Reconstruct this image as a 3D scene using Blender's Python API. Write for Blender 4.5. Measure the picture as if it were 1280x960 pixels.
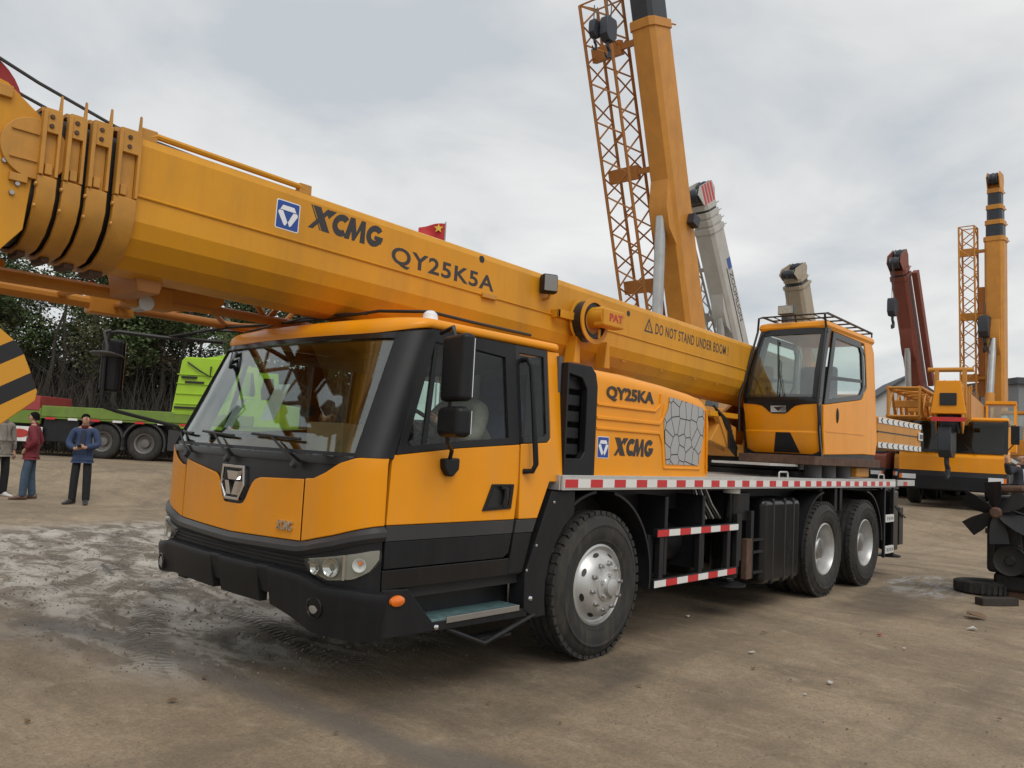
import bpy, bmesh, math, random
from mathutils import Vector, Matrix, noise
random.seed(7)
for o in list(bpy.data.objects): bpy.data.objects.remove(o)
scene = bpy.context.scene
COL = scene.collection
PI = math.pi

# ---------------------------------------------------------------- camera
# world axes: X runs from the crane's nose to its tail, Y away from the viewer, Z up; metres
CAM = Vector((-4.9674, -3.5201, 1.5326)); YAW, PITCH, ROLL, FPX = 0.831964, 0.0779071, 0.0516159, 1000.0
_f = Vector((math.sin(YAW)*math.cos(PITCH), math.cos(YAW)*math.cos(PITCH), math.sin(PITCH)))
_r0 = Vector((math.cos(YAW), -math.sin(YAW), 0)); _u0 = _r0.cross(_f)
_r = _r0*math.cos(ROLL)+_u0*math.sin(ROLL); _u = -_r0*math.sin(ROLL)+_u0*math.cos(ROLL)
cd = bpy.data.cameras.new('camera'); cam = bpy.data.objects.new('camera', cd); COL.objects.link(cam)
M = Matrix((( _r.x, _u.x, -_f.x, CAM.x), (_r.y, _u.y, -_f.y, CAM.y), (_r.z, _u.z, -_f.z, CAM.z), (0,0,0,1)))
cam.matrix_world = M
cd.sensor_width = 36; cd.lens = 36*FPX/1280; cd.clip_end = 3000; cd.clip_start = .05
scene.camera = cam
scene.render.resolution_x, scene.render.resolution_y = 1024, 768

def ray(u, v): return _f+_r*((u-640)/FPX)-_u*((v-480)/FPX)
def at_depth(u, v, d): return CAM+ray(u, v)*d
def at_s(u, v, s): d = ray(u, v); return CAM+d*((s-CAM.y)/d.y)
def at_t(u, v, t): d = ray(u, v); return CAM+d*((t-CAM.x)/d.x)

# ---------------------------------------------------------------- sky and sun (overcast)
SUN_EL, SUN_AZ = math.radians(52), math.radians(205)     # azimuth measured from +Y towards +X
w = bpy.data.worlds.new('World'); scene.world = w; w.use_nodes = True
nt = w.node_tree; nt.nodes.clear()
def N(t, **k):
    n = nt.nodes.new(t)
    for a, b in k.items(): setattr(n, a, b)
    return n
out = N('ShaderNodeOutputWorld'); bg = N('ShaderNodeBackground'); bg.inputs[1].default_value = .1
sky = N('ShaderNodeTexSky', sky_type='NISHITA', sun_disc=False)
sky.sun_elevation = SUN_EL; sky.sun_rotation = SUN_AZ; sky.air_density = 1; sky.dust_density = 2
tc = N('ShaderNodeTexCoord'); sep = N('ShaderNodeSeparateXYZ')
nt.links.new(tc.outputs['Generated'], sep.inputs[0])
zc = N('ShaderNodeMath', operation='MAXIMUM'); nt.links.new(sep.outputs[2], zc.inputs[0]); zc.inputs[1].default_value = 0
za = N('ShaderNodeMath', operation='ADD'); nt.links.new(zc.outputs[0], za.inputs[0]); za.inputs[1].default_value = .22
dx = N('ShaderNodeMath', operation='DIVIDE'); dy = N('ShaderNodeMath', operation='DIVIDE')
nt.links.new(sep.outputs[0], dx.inputs[0]); nt.links.new(za.outputs[0], dx.inputs[1])
nt.links.new(sep.outputs[1], dy.inputs[0]); nt.links.new(za.outputs[0], dy.inputs[1])
cmb = N('ShaderNodeCombineXYZ'); nt.links.new(dx.outputs[0], cmb.inputs[0]); nt.links.new(dy.outputs[0], cmb.inputs[1])
n1 = N('ShaderNodeTexNoise'); n1.inputs['Scale'].default_value = 1.35; n1.inputs['Detail'].default_value = 7; n1.inputs['Roughness'].default_value = .52
n1.inputs['Distortion'].default_value = .35
nt.links.new(cmb.outputs[0], n1.inputs['Vector'])
cr = N('ShaderNodeValToRGB'); e = cr.color_ramp.elements
e[0].position = .36; e[0].color = (5.95, 6.35, 6.65, 1); e[1].position = .66; e[1].color = (9.5, 9.4, 9.2, 1)
m_ = cr.color_ramp.elements.new(.5); m_.color = (7.9, 7.95, 7.9, 1)
nt.links.new(n1.outputs[0], cr.inputs[0])
mx = N('ShaderNodeMix', data_type='RGBA'); mx.inputs[0].default_value = .9
nt.links.new(sky.outputs[0], mx.inputs[6]); nt.links.new(cr.outputs[0], mx.inputs[7])
nt.links.new(mx.outputs[2], bg.inputs[0]); nt.links.new(bg.outputs[0], out.inputs[0])
sl = bpy.data.lights.new('sun', 'SUN'); sl.energy = 1.5; sl.angle = math.radians(38); sl.color = (1, .965, .91)
so = bpy.data.objects.new('sun', sl); COL.objects.link(so)
sd = Vector((math.sin(SUN_AZ)*math.cos(SUN_EL), math.cos(SUN_AZ)*math.cos(SUN_EL), math.sin(SUN_EL)))
so.rotation_euler = sd.to_track_quat('Z', 'Y').to_euler(); so.location = (0, -5, 25)
vs = scene.view_settings; vs.view_transform = 'Standard'; vs.look = 'None'; vs.gamma = 1; vs.exposure = 0

# ---------------------------------------------------------------- materials
MATS = {}
def mat(name, col, rough=.5, metal=0, coat=0, spec=.5, var=.12, scale=3, bump=0, bscale=60, dirt=0, dirtcol=(.16,.13,.1), emit=None):
    if name in MATS: return MATS[name]
    m = bpy.data.materials.new(name); m.use_nodes = True; t = m.node_tree; b = t.nodes['Principled BSDF']
    b.inputs['Roughness'].default_value = rough; b.inputs['Metallic'].default_value = metal
    b.inputs['Coat Weight'].default_value = coat; b.inputs['Coat Roughness'].default_value = .12
    b.inputs['Specular IOR Level'].default_value = spec
    co = t.nodes.new('ShaderNodeTexCoord')
    nz = t.nodes.new('ShaderNodeTexNoise'); nz.inputs['Scale'].default_value = scale; nz.inputs['Detail'].default_value = 6; nz.inputs['Roughness'].default_value = .6
    t.links.new(co.outputs['Object'], nz.inputs['Vector'])
    r = t.nodes.new('ShaderNodeValToRGB'); r.color_ramp.elements[0].position = .3; r.color_ramp.elements[1].position = .7
    a = [c*(1-var) for c in col]; d = [min(1, c*(1+var*.6)) for c in col]
    r.color_ramp.elements[0].color = (*a, 1); r.color_ramp.elements[1].color = (*d, 1)
    t.links.new(nz.outputs[0], r.inputs[0]); last = r.outputs[0]
    if dirt:
        n2 = t.nodes.new('ShaderNodeTexNoise'); n2.inputs['Scale'].default_value = scale*2.3; n2.inputs['Detail'].default_value = 9; n2.inputs['Roughness'].default_value = .7
        mp = t.nodes.new('ShaderNodeMapping'); mp.inputs['Scale'].default_value = (1, 1, .16)
        t.links.new(co.outputs['Object'], mp.inputs[0]); t.links.new(mp.outputs[0], n2.inputs['Vector'])
        r2 = t.nodes.new('ShaderNodeValToRGB'); r2.color_ramp.elements[0].position = .48; r2.color_ramp.elements[1].position = .78
        r2.color_ramp.elements[1].color = (dirt, dirt, dirt, 1)
        t.links.new(n2.outputs[0], r2.inputs[0])
        x = t.nodes.new('ShaderNodeMix'); x.data_type = 'RGBA'
        t.links.new(r2.outputs[0], x.inputs[0]); t.links.new(last, x.inputs[6]); x.inputs[7].default_value = (*dirtcol, 1); last = x.outputs[2]
        ad = t.nodes.new('ShaderNodeMath'); ad.operation = 'MULTIPLY_ADD'; ad.inputs[1].default_value = .5; ad.inputs[2].default_value = rough
        t.links.new(r2.outputs[0], ad.inputs[0]); t.links.new(ad.outputs[0], b.inputs['Roughness'])
    t.links.new(last, b.inputs['Base Color'])
    if bump:
        n3 = t.nodes.new('ShaderNodeTexNoise'); n3.inputs['Scale'].default_value = bscale; n3.inputs['Detail'].default_value = 4
        t.links.new(co.outputs['Object'], n3.inputs['Vector'])
        bp = t.nodes.new('ShaderNodeBump'); bp.inputs['Strength'].default_value = bump; bp.inputs['Distance'].default_value = .01
        t.links.new(n3.outputs[0], bp.inputs['Height']); t.links.new(bp.outputs[0], b.inputs['Normal'])
    if emit: b.inputs['Emission Color'].default_value = (*emit[:3], 1); b.inputs['Emission Strength'].default_value = emit[3]
    MATS[name] = m; return m
def glass(name, tint, refl=1.0, ior=1.5):
    if name in MATS: return MATS[name]
    m = bpy.data.materials.new(name); m.use_nodes = True; t = m.node_tree; t.nodes.clear()
    o = t.nodes.new('ShaderNodeOutputMaterial'); tr = t.nodes.new('ShaderNodeBsdfTransparent'); tr.inputs[0].default_value = (*tint, 1)
    gl = t.nodes.new('ShaderNodeBsdfGlossy'); gl.inputs['Roughness'].default_value = .01; gl.inputs[0].default_value = (refl, refl, refl, 1)
    ge = t.nodes.new('ShaderNodeNewGeometry'); dt = t.nodes.new('ShaderNodeVectorMath'); dt.operation = 'DOT_PRODUCT'
    t.links.new(ge.outputs['Normal'], dt.inputs[0]); t.links.new(ge.outputs['Incoming'], dt.inputs[1])
    def mt(op, a_, b_):
        q = t.nodes.new('ShaderNodeMath'); q.operation = op
        for i_, v_ in ((0, a_), (1, b_)):
            if hasattr(v_, 'links'): t.links.new(v_, q.inputs[i_])
            else: q.inputs[i_].default_value = v_
        return q.outputs[0]
    r0 = ((ior-1)/(ior+1))**2
    sch = mt('ADD', mt('MULTIPLY', mt('POWER', mt('SUBTRACT', 1., mt('ABSOLUTE', dt.outputs['Value'], 0.)), 5.), 1-r0), r0)
    x = t.nodes.new('ShaderNodeMixShader')
    t.links.new(sch, x.inputs[0]); t.links.new(tr.outputs[0], x.inputs[1]); t.links.new(gl.outputs[0], x.inputs[2]); t.links.new(x.outputs[0], o.inputs[0])
    MATS[name] = m; return m
YEL = mat('yellow_paint', (.82, .305, .005), .36, coat=.08, spec=.3, var=.06, scale=2, dirt=.32, dirtcol=(.50,.29,.11), bump=.04, bscale=3.5)
YBOOM = mat('yellow_boom_paint', (.63, .285, .016), .42, coat=.05, spec=.3, var=.10, scale=1.5, dirt=.48, dirtcol=(.32,.17,.05), bump=.05, bscale=2.5)
YCOL = mat('yellow_casting_paint', (.52, .245, .035), .5, var=.15, scale=6, dirt=.4, dirtcol=(.25,.15,.06))
YOLD = mat('old_yellow_paint', (.56, .24, .03), .5, var=.15, scale=2, dirt=.35, dirtcol=(.25,.14,.05))
OLDB = mat('weathered_orange_paint', (.42, .17, .035), .55, var=.15, scale=1.5, dirt=.4, dirtcol=(.2,.1,.04))
BLK = mat('black_plastic', (.011, .0115, .0135), .46, spec=.28, var=.2, scale=5, dirt=.12, dirtcol=(.07,.065,.06), bump=.05, bscale=200)
BLKP = mat('black_paint', (.013, .0135, .016), .4, spec=.35, var=.2, scale=4, dirt=.28, dirtcol=(.06,.055,.048))
BLKG = mat('gloss_black', (.010, .010, .011), .25, spec=.35, coat=.1, var=.1, dirt=.1, dirtcol=(.05,.045,.04))
GREYB = mat('dark_grey_trim', (.040, .040, .042), .35, spec=.4, var=.1, dirt=.15, dirtcol=(.1,.09,.08))
RUB = mat('tyre_rubber', (.022, .021, .02), .75, var=.25, scale=8, dirt=.75, dirtcol=(.095,.08,.062), bump=.2, bscale=90)
SIL = mat('silver_wheel_paint', (.52, .52, .51), .38, metal=.55, var=.1, scale=6, dirt=.3, dirtcol=(.25,.22,.18))
STEEL = mat('bare_steel', (.45, .45, .44), .35, metal=.9, var=.15, dirt=.2)
CHROME = mat('chrome', (.75, .76, .78), .08, metal=1, var=.03)
ALU = mat('aluminium_deck', (.58, .58, .56), .4, metal=.5, var=.1, scale=4, dirt=.3, dirtcol=(.3,.27,.23))
WHT = mat('white_tape', (.72, .72, .70), .4, var=.06, dirt=.15, dirtcol=(.4,.37,.33))
REDT = mat('red_tape', (.55, .025, .03), .35, var=.1, dirt=.12)
REDP = mat('red_sheave', (.33, .02, .022), .42, var=.15, dirt=.2)
DARK = mat('cab_interior', (.022, .022, .024), .7, var=.2)
TRIMG = mat('interior_grey', (.10, .10, .105), .7, var=.1)
GLS = glass('window_glass', (.88, .92, .90), 1.0, 1.32)
WSG = glass('windscreen_glass', (.80, .87, .84), 1.0, 1.95)
LENS = glass('lamp_lens', (.93, .94, .92), .9)
AMB = mat('amber_lens', (.8, .17, .01), .2, coat=.5, var=.1)
DTXT = mat('dark_lettering', (.03, .028, .03), .45, var=.1)
BLUEL = mat('blue_logo', (.015, .06, .30), .35, var=.05)
WLOGO = mat('white_logo', (.75, .77, .8), .4, var=.03)
REDTX = mat('red_lettering', (.45, .04, .03), .5, var=.1)
GALV = mat('step_plate', (.10, .19, .20), .5, metal=.3, var=.3, scale=12, dirt=.5, dirtcol=(.3,.3,.28))
ROPE = mat('steel_rope', (.07, .07, .07), .5, metal=.5, var=.2)
MESHL = mat('lamp_grey', (.22,.22,.21), .3, metal=.3)
HLH = mat('lamp_silver', (.42,.42,.40), .22, metal=.5, var=.1)
HOSE = mat('rubber_hose', (.014, .014, .015), .45, var=.2)
RUST = mat('rusty_iron', (.10, .055, .035), .8, var=.4, scale=9, bump=.3)

# ---------------------------------------------------------------- mesh helpers
class MB:
    def __init__(s): s.v = []; s.f = []
    def add(s, vs, fs):
        k = len(s.v); s.v += [Vector(p) for p in vs]; s.f += [[i+k for i in f] for f in fs]; return s
    def box(s, a, b):
        x0,y0,z0 = a; x1,y1,z1 = b
        return s.add([(x0,y0,z0),(x1,y0,z0),(x1,y1,z0),(x0,y1,z0),(x0,y0,z1),(x1,y0,z1),(x1,y1,z1),(x0,y1,z1)],
              [(0,3,2,1),(4,5,6,7),(0,1,5,4),(1,2,6,5),(2,3,7,6),(3,0,4,7)])
    def obox(s, c, size, mtx):
        h = [k/2 for k in size]; c = Vector(c); pts = []
        for z in (-1,1):
            for x,y in ((-1,-1),(1,-1),(1,1),(-1,1)): pts.append(c+mtx@Vector((x*h[0],y*h[1],z*h[2])))
        return s.add(pts, [(0,3,2,1),(4,5,6,7),(0,1,5,4),(1,2,6,5),(2,3,7,6),(3,0,4,7)])
    def loft(s, rings, caps=True, closed=True):
        k = len(rings[0]); vs = [p for r in rings for p in r]; fs = []
        for i in range(len(rings)-1):
            for j in range(k if closed else k-1):
                a = i*k+j; b = i*k+(j+1)%k; fs.append((a, b, b+k, a+k))
        if caps: fs.append(tuple(range(k))[::-1]); fs.append(tuple(range((len(rings)-1)*k, len(rings)*k)))
        return s.add(vs, fs)
    def prism(s, pts, fn0, fn1): return s.loft([[fn0(*p) for p in pts], [fn1(*p) for p in pts]])
    def prism_s(s, pts, s0, s1): return s.prism(pts, lambda t,z: (t,s0,z), lambda t,z: (t,s1,z))     # (t,z) outline
    def prism_t(s, pts, t0, t1): return s.prism(pts, lambda y,z: (t0,y,z), lambda y,z: (t1,y,z))     # (s,z) outline
    def prism_z(s, pts, z0, z1): return s.prism(pts, lambda x,y: (x,y,z0), lambda x,y: (x,y,z1))
    def tube(s, pts, r, n=8):
        pts = [Vector(p) for p in pts]; rs = r if isinstance(r, (list, tuple)) else [r]*len(pts); rings = []; prev = None
        for i, p in enumerate(pts):
            d = (pts[min(i+1, len(pts)-1)]-pts[max(i-1, 0)]).normalized()
            if prev is None: a = d.orthogonal().normalized()
            else: a = (prev-d*prev.dot(d)); a = a.normalized() if a.length > 1e-6 else d.orthogonal().normalized()
            prev = a; b = d.cross(a)
            rings.append([p+(a*math.cos(2*PI*k/n)+b*math.sin(2*PI*k/n))*rs[i] for k in range(n)])
        return s.loft(rings)
    def cyl(s, a, b, r, n=16, r2=None): return s.tube([a, b], [r, r if r2 is None else r2], n)
    def lathe(s, prof, o, ax, n=32, closed=False):
        o = Vector(o); ax = Vector(ax).normalized(); a = ax.orthogonal().normalized(); b = ax.cross(a); rings = []
        for k in range(n):
            c = a*math.cos(2*PI*k/n)+b*math.sin(2*PI*k/n); rings.append([o+ax*h+c*r for r, h in prof])
        m = len(prof); vs = [p for r in rings for p in r]; fs = []
        for k in range(n):
            for j in range(m if closed else m-1):
                fs.append((k*m+j, k*m+(j+1)%m, ((k+1)%n)*m+(j+1)%m, ((k+1)%n)*m+j))
        return s.add(vs, fs)
    def ring(s, outer, inner, off):      # flat frame between two loops with equal counts, given thickness vector
        off = Vector(off); k = len(outer); vs = [Vector(p) for p in outer]+[Vector(p) for p in inner]
        vs += [p+off for p in vs[:2*k]]; fs = []
        for i in range(k):
            j = (i+1) % k
            fs += [(i,j,k+j,k+i), (2*k+i,3*k+i,3*k+j,2*k+j), (i,2*k+i,2*k+j,j), (k+i,k+j,3*k+j,3*k+i)]
        return s.add(vs, fs)
    def sheet(s, fr, bk):                # closed slab from two equal grids of points
        m = len(fr); k = len(fr[0]); A = [p for r in fr for p in r]; B = [p for r in bk for p in r]; o = m*k; fs = []
        for i in range(m-1):
            for j in range(k-1):
                a = i*k+j; fs += [(a, a+1, a+k+1, a+k), (o+a, o+a+k, o+a+k+1, o+a+1)]
        for j in range(k-1):
            fs += [(j, o+j, o+j+1, j+1), ((m-1)*k+j, (m-1)*k+j+1, o+(m-1)*k+j+1, o+(m-1)*k+j)]
        for i in range(m-1):
            a = i*k; b = i*k+k-1; fs += [(a, a+k, o+a+k, o+a), (b, o+b, o+b+k, b+k)]
        return s.add(A+B, fs)
    def xf(s, M): s.v = [M@p for p in s.v]; return s
    def mesh(s, name, smooth=35):
        me = bpy.data.meshes.new(name); me.from_pydata([tuple(p) for p in s.v], [], s.f)
        bm = bmesh.new(); bm.from_mesh(me); bmesh.ops.recalc_face_normals(bm, faces=bm.faces); bm.to_mesh(me); bm.free()
        if smooth:
            me.shade_smooth(); me.set_sharp_from_angle(angle=math.radians(smooth))
        return me
    def build(s, name, m, parent=None, bevel=0, seg=2, smooth=35):
        o = link(name, s.mesh(name, smooth), m, parent)
        if bevel:
            b = o.modifiers.new('bevel', 'BEVEL'); b.width = bevel; b.segments = seg; b.limit_method = 'ANGLE'; b.angle_limit = math.radians(40)
            b.harden_normals = True
        return o
def link(name, me, m, parent=None):
    o = bpy.data.objects.new(name, me); COL.objects.link(o)
    if m and not me.materials: me.materials.append(m)
    if parent: setp(o, parent)
    return o
def setp(o, parent):
    o.parent = parent
    if parent.type == 'EMPTY' and parent.parent is None:
        o.matrix_parent_inverse = Matrix.Translation(-parent.location)
def thing(name, label, cat, loc=(0,0,0), group=None):
    o = bpy.data.objects.new(name, None); COL.objects.link(o); o.location = loc; o.empty_display_size = .2
    return tag(o, label, cat, group)
def tag(o, label, cat, group=None):
    o['label'] = label; o['category'] = cat
    if group: o['group'] = group
    return o
def struct(o, kind='structure'): o['kind'] = kind; return o
def rrect(x0, y0, x1, y1, r, n=4):
    out = []
    for cx, cy, a in ((x1-r,y0+r,-90),(x1-r,y1-r,0),(x0+r,y1-r,90),(x0+r,y0+r,180)):
        for k in range(n+1):
            q = math.radians(a+90*k/n); out.append((cx+r*math.cos(q), cy+r*math.sin(q)))
    return out
def text(s, fr, wdt, hgt, name, m, parent, bold=.0, shear=0, depth=.002, spacing=1.0, mono=False):
    """flat lettering; fr(x, y, h) maps the letters' plane (metres) into the world"""
    cu = bpy.data.curves.new(name, 'FONT'); cu.body = s; cu.offset = bold; cu.shear = shear; cu.extrude = .01; cu.space_character = spacing; cu.resolution_u = 4
    ob = bpy.data.objects.new(name, cu); COL.objects.link(ob)
    dg = bpy.context.evaluated_depsgraph_get(); me = bpy.data.meshes.new_from_object(ob.evaluated_get(dg))
    bpy.data.objects.remove(ob)
    xs = [v.co.x for v in me.vertices]; ys = [v.co.y for v in me.vertices]
    x0, x1, y0, y1 = min(xs), max(xs), min(ys), max(ys)
    for v in me.vertices:
        v.co = fr((v.co.x-x0)/(x1-x0)*wdt, (v.co.y-y0)/(y1-y0)*hgt, depth if v.co.z > 0 else -.001)
    me.materials.clear(); me.materials.append(m)
    return link(name, me, m, parent)
def sstep(a, b, x):
    k = max(0, min(1, (x-a)/(b-a))); return k*k*(3-2*k)
def lerp(a, b, k): return a+(b-a)*k
def interp(x, pts):
    if x <= pts[0][0]: return pts[0][1]
    for (a, p), (b, q) in zip(pts, pts[1:]):
        if x <= b: return p+(q-p)*(x-a)/(b-a)
    return pts[-1][1]
def lattice(mb, p0, p1, A, B, n, r, rd, A1=None, B1=None):
    """square lattice: four chords and zig-zag braces; A, B half-axes at p0, A1, B1 at p1"""
    p0, p1, A, B = Vector(p0), Vector(p1), Vector(A), Vector(B); A1 = Vector(A1 if A1 else A); B1 = Vector(B1 if B1 else B)
    cs = ((-1,-1),(1,-1),(1,1),(-1,1))
    def pt(k, c): q = k/n; return p0.lerp(p1, q)+A.lerp(A1, q)*c[0]+B.lerp(B1, q)*c[1]
    for c in cs: mb.tube([pt(0,c), pt(n,c)], r, 8)
    for f in range(4):
        c, d = cs[f], cs[(f+1) % 4]
        for k in range(n):
            mb.tube([pt(k, c if k % 2 else d), pt(k+1, d if k % 2 else c)], rd, 6)
        for k in (0, n): mb.tube([pt(k,c), pt(k,d)], rd, 6)
    return mb

# ---------------------------------------------------------------- ground
FWD = Vector((math.sin(YAW), math.cos(YAW), 0))
def gz(x, y):
    d = (Vector((x, y, 0))-Vector((CAM.x, CAM.y, 0))).dot(FWD)
    return .55*sstep(15.6, 20, d)
def rough_z(x, y):
    n = noise.noise
    h = .010*n(Vector((x*.5, y*.5, 0)))+.006*n(Vector((x*1.7, y*1.7, 3)))+.003*n(Vector((x*6, y*6, 9)))
    # churned wet mud in front of the crane's nose
    m = mudmask(x, y)
    if m > 0:
        q = (x-y*.22)
        h += m*(.020*n(Vector((x*3.5, y*.9, 5)))+.016*n(Vector((x*9, y*7, 2)))+.012*n(Vector((x*22, y*16, 4)))+.010*math.sin(q*9+2*n(Vector((x, y, 1)))))
    return min(h, .03)
def mudmask(x, y):
    a = sstep(-3.1, -2.2, x+.3*noise.noise(Vector((x*.9, y*.9, 7))))*(1-sstep(-.2, .9, x-.16*(y-4)))
    b = sstep(.5, 2.0, y)*(1-sstep(8.5, 10.5, y))
    return a*b
def axis(lo, hi, c0, c1, st):
    a = [c0]; s = st
    while a[0] > lo: s *= 1.12; a.insert(0, max(lo, a[0]-s))
    x = c0
    while x < c1-1e-6: x = min(c1, x+st); a.append(x)
    s = st
    while a[-1] < hi: s *= 1.12; a.append(min(hi, a[-1]+s))
    return a
gx = axis(-900, 900, -5.5, 9.5, .045); gy = axis(-900, 900, -3.2, 10.5, .045)
vsn = []
for y in gy:
    for x in gx:
        near = -7 < x < 12 and -5 < y < 14
        vsn.append((x, y, gz(x, y)+(rough_z(x, y) if near else 0)))
nxg = len(gx); fsn = [(j*nxg+i, j*nxg+i+1, (j+1)*nxg+i+1, (j+1)*nxg+i) for j in range(len(gy)-1) for i in range(nxg-1)]
gm = bpy.data.meshes.new('ground'); gm.from_pydata(vsn, [], fsn); gm.shade_smooth()
def ground_mat():
    m = bpy.data.materials.new('packed_dirt'); m.use_nodes = True; t = m.node_tree; b = t.nodes['Principled BSDF']
    def n(k, **a):
        q = t.nodes.new(k)
        for x, y in a.items(): setattr(q, x, y)
        return q
    co = n('ShaderNodeTexCoord')
    def nz(scale, det=6, rough=.6, mp=None, dist=0):
        q = n('ShaderNodeTexNoise'); q.inputs['Scale'].default_value = scale; q.inputs['Detail'].default_value = det; q.inputs['Roughness'].default_value = rough; q.inputs['Distortion'].default_value = dist
        if mp:
            p = n('ShaderNodeMapping'); p.inputs['Scale'].default_value = mp[0]; p.inputs['Rotation'].default_value = (0, 0, mp[1]); t.links.new(co.outputs['Object'], p.inputs[0]); t.links.new(p.outputs[0], q.inputs['Vector'])
        else: t.links.new(co.outputs['Object'], q.inputs['Vector'])
        return q.outputs[0]
    def ramp(src, *st):
        r = n('ShaderNodeValToRGB'); els = r.color_ramp.elements
        while len(els) < len(st): els.new(.5)
        for el, (p, c) in zip(els, st): el.position = p; el.color = (*c, 1) if isinstance(c, tuple) else (c, c, c, 1)
        t.links.new(src, r.inputs[0]); return r.outputs[0]
    def mix(f, a, c, mode='MIX'):
        x = n('ShaderNodeMix', data_type='RGBA', blend_type=mode)
        for i, s in ((0, f), (6, a), (7, c)):
            if hasattr(s, 'links'): t.links.new(s, x.inputs[i])
            else: x.inputs[i].default_value = s if i == 0 else (*s, 1)
        return x.outputs[2]
    def mth(op, a, c=0.):
        x = n('ShaderNodeMath', operation=op)
        for i, s in ((0, a), (1, c)):
            if hasattr(s, 'links'): t.links.new(s, x.inputs[i])
            else: x.inputs[i].default_value = s
        return x.outputs[0]
    big = nz(.45, 7, .6, None, .6); mid = nz(1.6, 8, .65, ((1, .45, 1), .5), .8); fine = nz(14, 8, .7)
    base = ramp(big, (.30, (.25, .185, .118)), (.5, (.36, .275, .178)), (.68, (.45, .345, .225)))
    c = mix(ramp(mid, (.44, 0.), (.68, .72)), base, (.165, .125, .086))
    c = mix(ramp(fine, (.35, .4), (.7, 0.)), c, (.15, .115, .08))
    c = mix(ramp(nz(45, 6, .75), (.38, .45), (.60, 0.)), c, (.12, .092, .066))
    c = mix(ramp(nz(5.5, 9, .75, ((1, .6, 1), .8), .7), (.52, 0.), (.72, .55)), c, (.46, .37, .26))
    c = mix(ramp(nz(150, 3, .6), (.60, 0.), (.72, .55)), c, (.10, .08, .06))
    c = mix(ramp(nz(110, 3, .6), (.62, 0.), (.74, .5)), c, (.55, .47, .36))
    # drive tracks: long dark smears along the yard
    trk = nz(.9, 6, .6, ((.25, 2.2, 1), .12), .5)
    c = mix(ramp(trk, (.52, 0.), (.70, .5)), c, (.13, .105, .08))
    at = n('ShaderNodeAttribute', attribute_name='mud'); mud = at.outputs['Fac']
    mudc = ramp(nz(3.2, 9, .7, ((1, .5, 1), .2), .6), (.34, (.115, .094, .073)), (.465, (.18, .15, .117)), (.515, (.32, .288, .245)), (.62, (.44, .405, .355)))
    c = mix(mud, c, mudc)
    a2 = n('ShaderNodeAttribute', attribute_name='seam'); c = mix(a2.outputs['Fac'], c, (.135, .118, .102))
    a3 = n('ShaderNodeAttribute', attribute_name='spill'); c = mix(mth('MULTIPLY', a3.outputs['Fac'], ramp(nz(4, 8, .7, ((.6, 1.6, 1), .3), 1.), (.46, 0.), (.62, .9))), c, (.46, .46, .45))
    a4 = n('ShaderNodeAttribute', attribute_name='dark_patch'); c = mix(mth('MULTIPLY', a4.outputs['Fac'], ramp(nz(1.3, 7, .6), (.3, .3), (.6, .95))), c, (.035, .03, .026))
    a5 = n('ShaderNodeAttribute', attribute_name='track_u'); a6 = n('ShaderNodeAttribute', attribute_name='track')
    lug = mth('MULTIPLY', mth('SINE', mth('MULTIPLY', a5.outputs['Fac'], 2*PI/.07)), a6.outputs['Fac'])
    c = mix(mth('MULTIPLY', a6.outputs['Fac'], ramp(lug, (.0, .75), (.45, .1))), c, (.075, .062, .05))
    t.links.new(c, b.inputs['Base Color'])
    rg = ramp(mid, (.3, .62), (.7, .9)); wet = mth('MULTIPLY', mud, ramp(nz(2.5, 5), (.48, 0.), (.66, .2)))
    t.links.new(mth('SUBTRACT', rg, wet), b.inputs['Roughness']); b.inputs['Specular IOR Level'].default_value = .35
    bh = mth('ADD', mth('MULTIPLY', nz(38, 8, .75), .5), mth('MULTIPLY', nz(7, 6, .65, ((1, .4, 1), .4)), 1.0))
    bh = mth('ADD', bh, mth('MULTIPLY', lug, .5))
    bp = n('ShaderNodeBump'); bp.inputs['Strength'].default_value = .8; bp.inputs['Distance'].default_value = .025
    t.links.new(bh, bp.inputs['Height']); t.links.new(bp.outputs[0], b.inputs['Normal'])
    return m
gm.materials.append(ground_mat())
seam_line = [Vector((-2.75, 3.4)), Vector((-2.32, 2.1)), Vector((-2.30, .9)), Vector((-2.22, -.32)), Vector((-1.9, -1.6))]
def seg_d(p, pts):
    best = 9
    for a, b in zip(pts, pts[1:]):
        k = max(0, min(1, (p-a).dot(b-a)/(b-a).length_squared)); best = min(best, (p-a-(b-a)*k).length)
    return best
AT = {k: [0.]*len(vsn) for k in ('mud','seam','spill','dark_patch','track','track_u')}
tracks = [[Vector((-1.55,.7)), Vector((-1.35,2.2)), Vector((-1.25,4)), Vector((-1.5,6.2)), Vector((-1.1,8.5))], [Vector((-2.9,.9)), Vector((-2.2,2.6)), Vector((-1.2,4.4)), Vector((.3,5.8)), Vector((2.2,6.6))], [Vector((-2.45,4.4)), Vector((-1.5,5.2)), Vector((-.6,6.6)), Vector((-.2,8.4))]]
def track_at(p):
    best = (9, 0)
    for pts in tracks:
        L = 0
        for a, b in zip(pts, pts[1:]):
            k = max(0, min(1, (p-a).dot(b-a)/(b-a).length_squared)); d = (p-a-(b-a)*k).length
            if d < best[0]: best = (d, L+(b-a).length*k)
            L += (b-a).length
    return best
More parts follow.
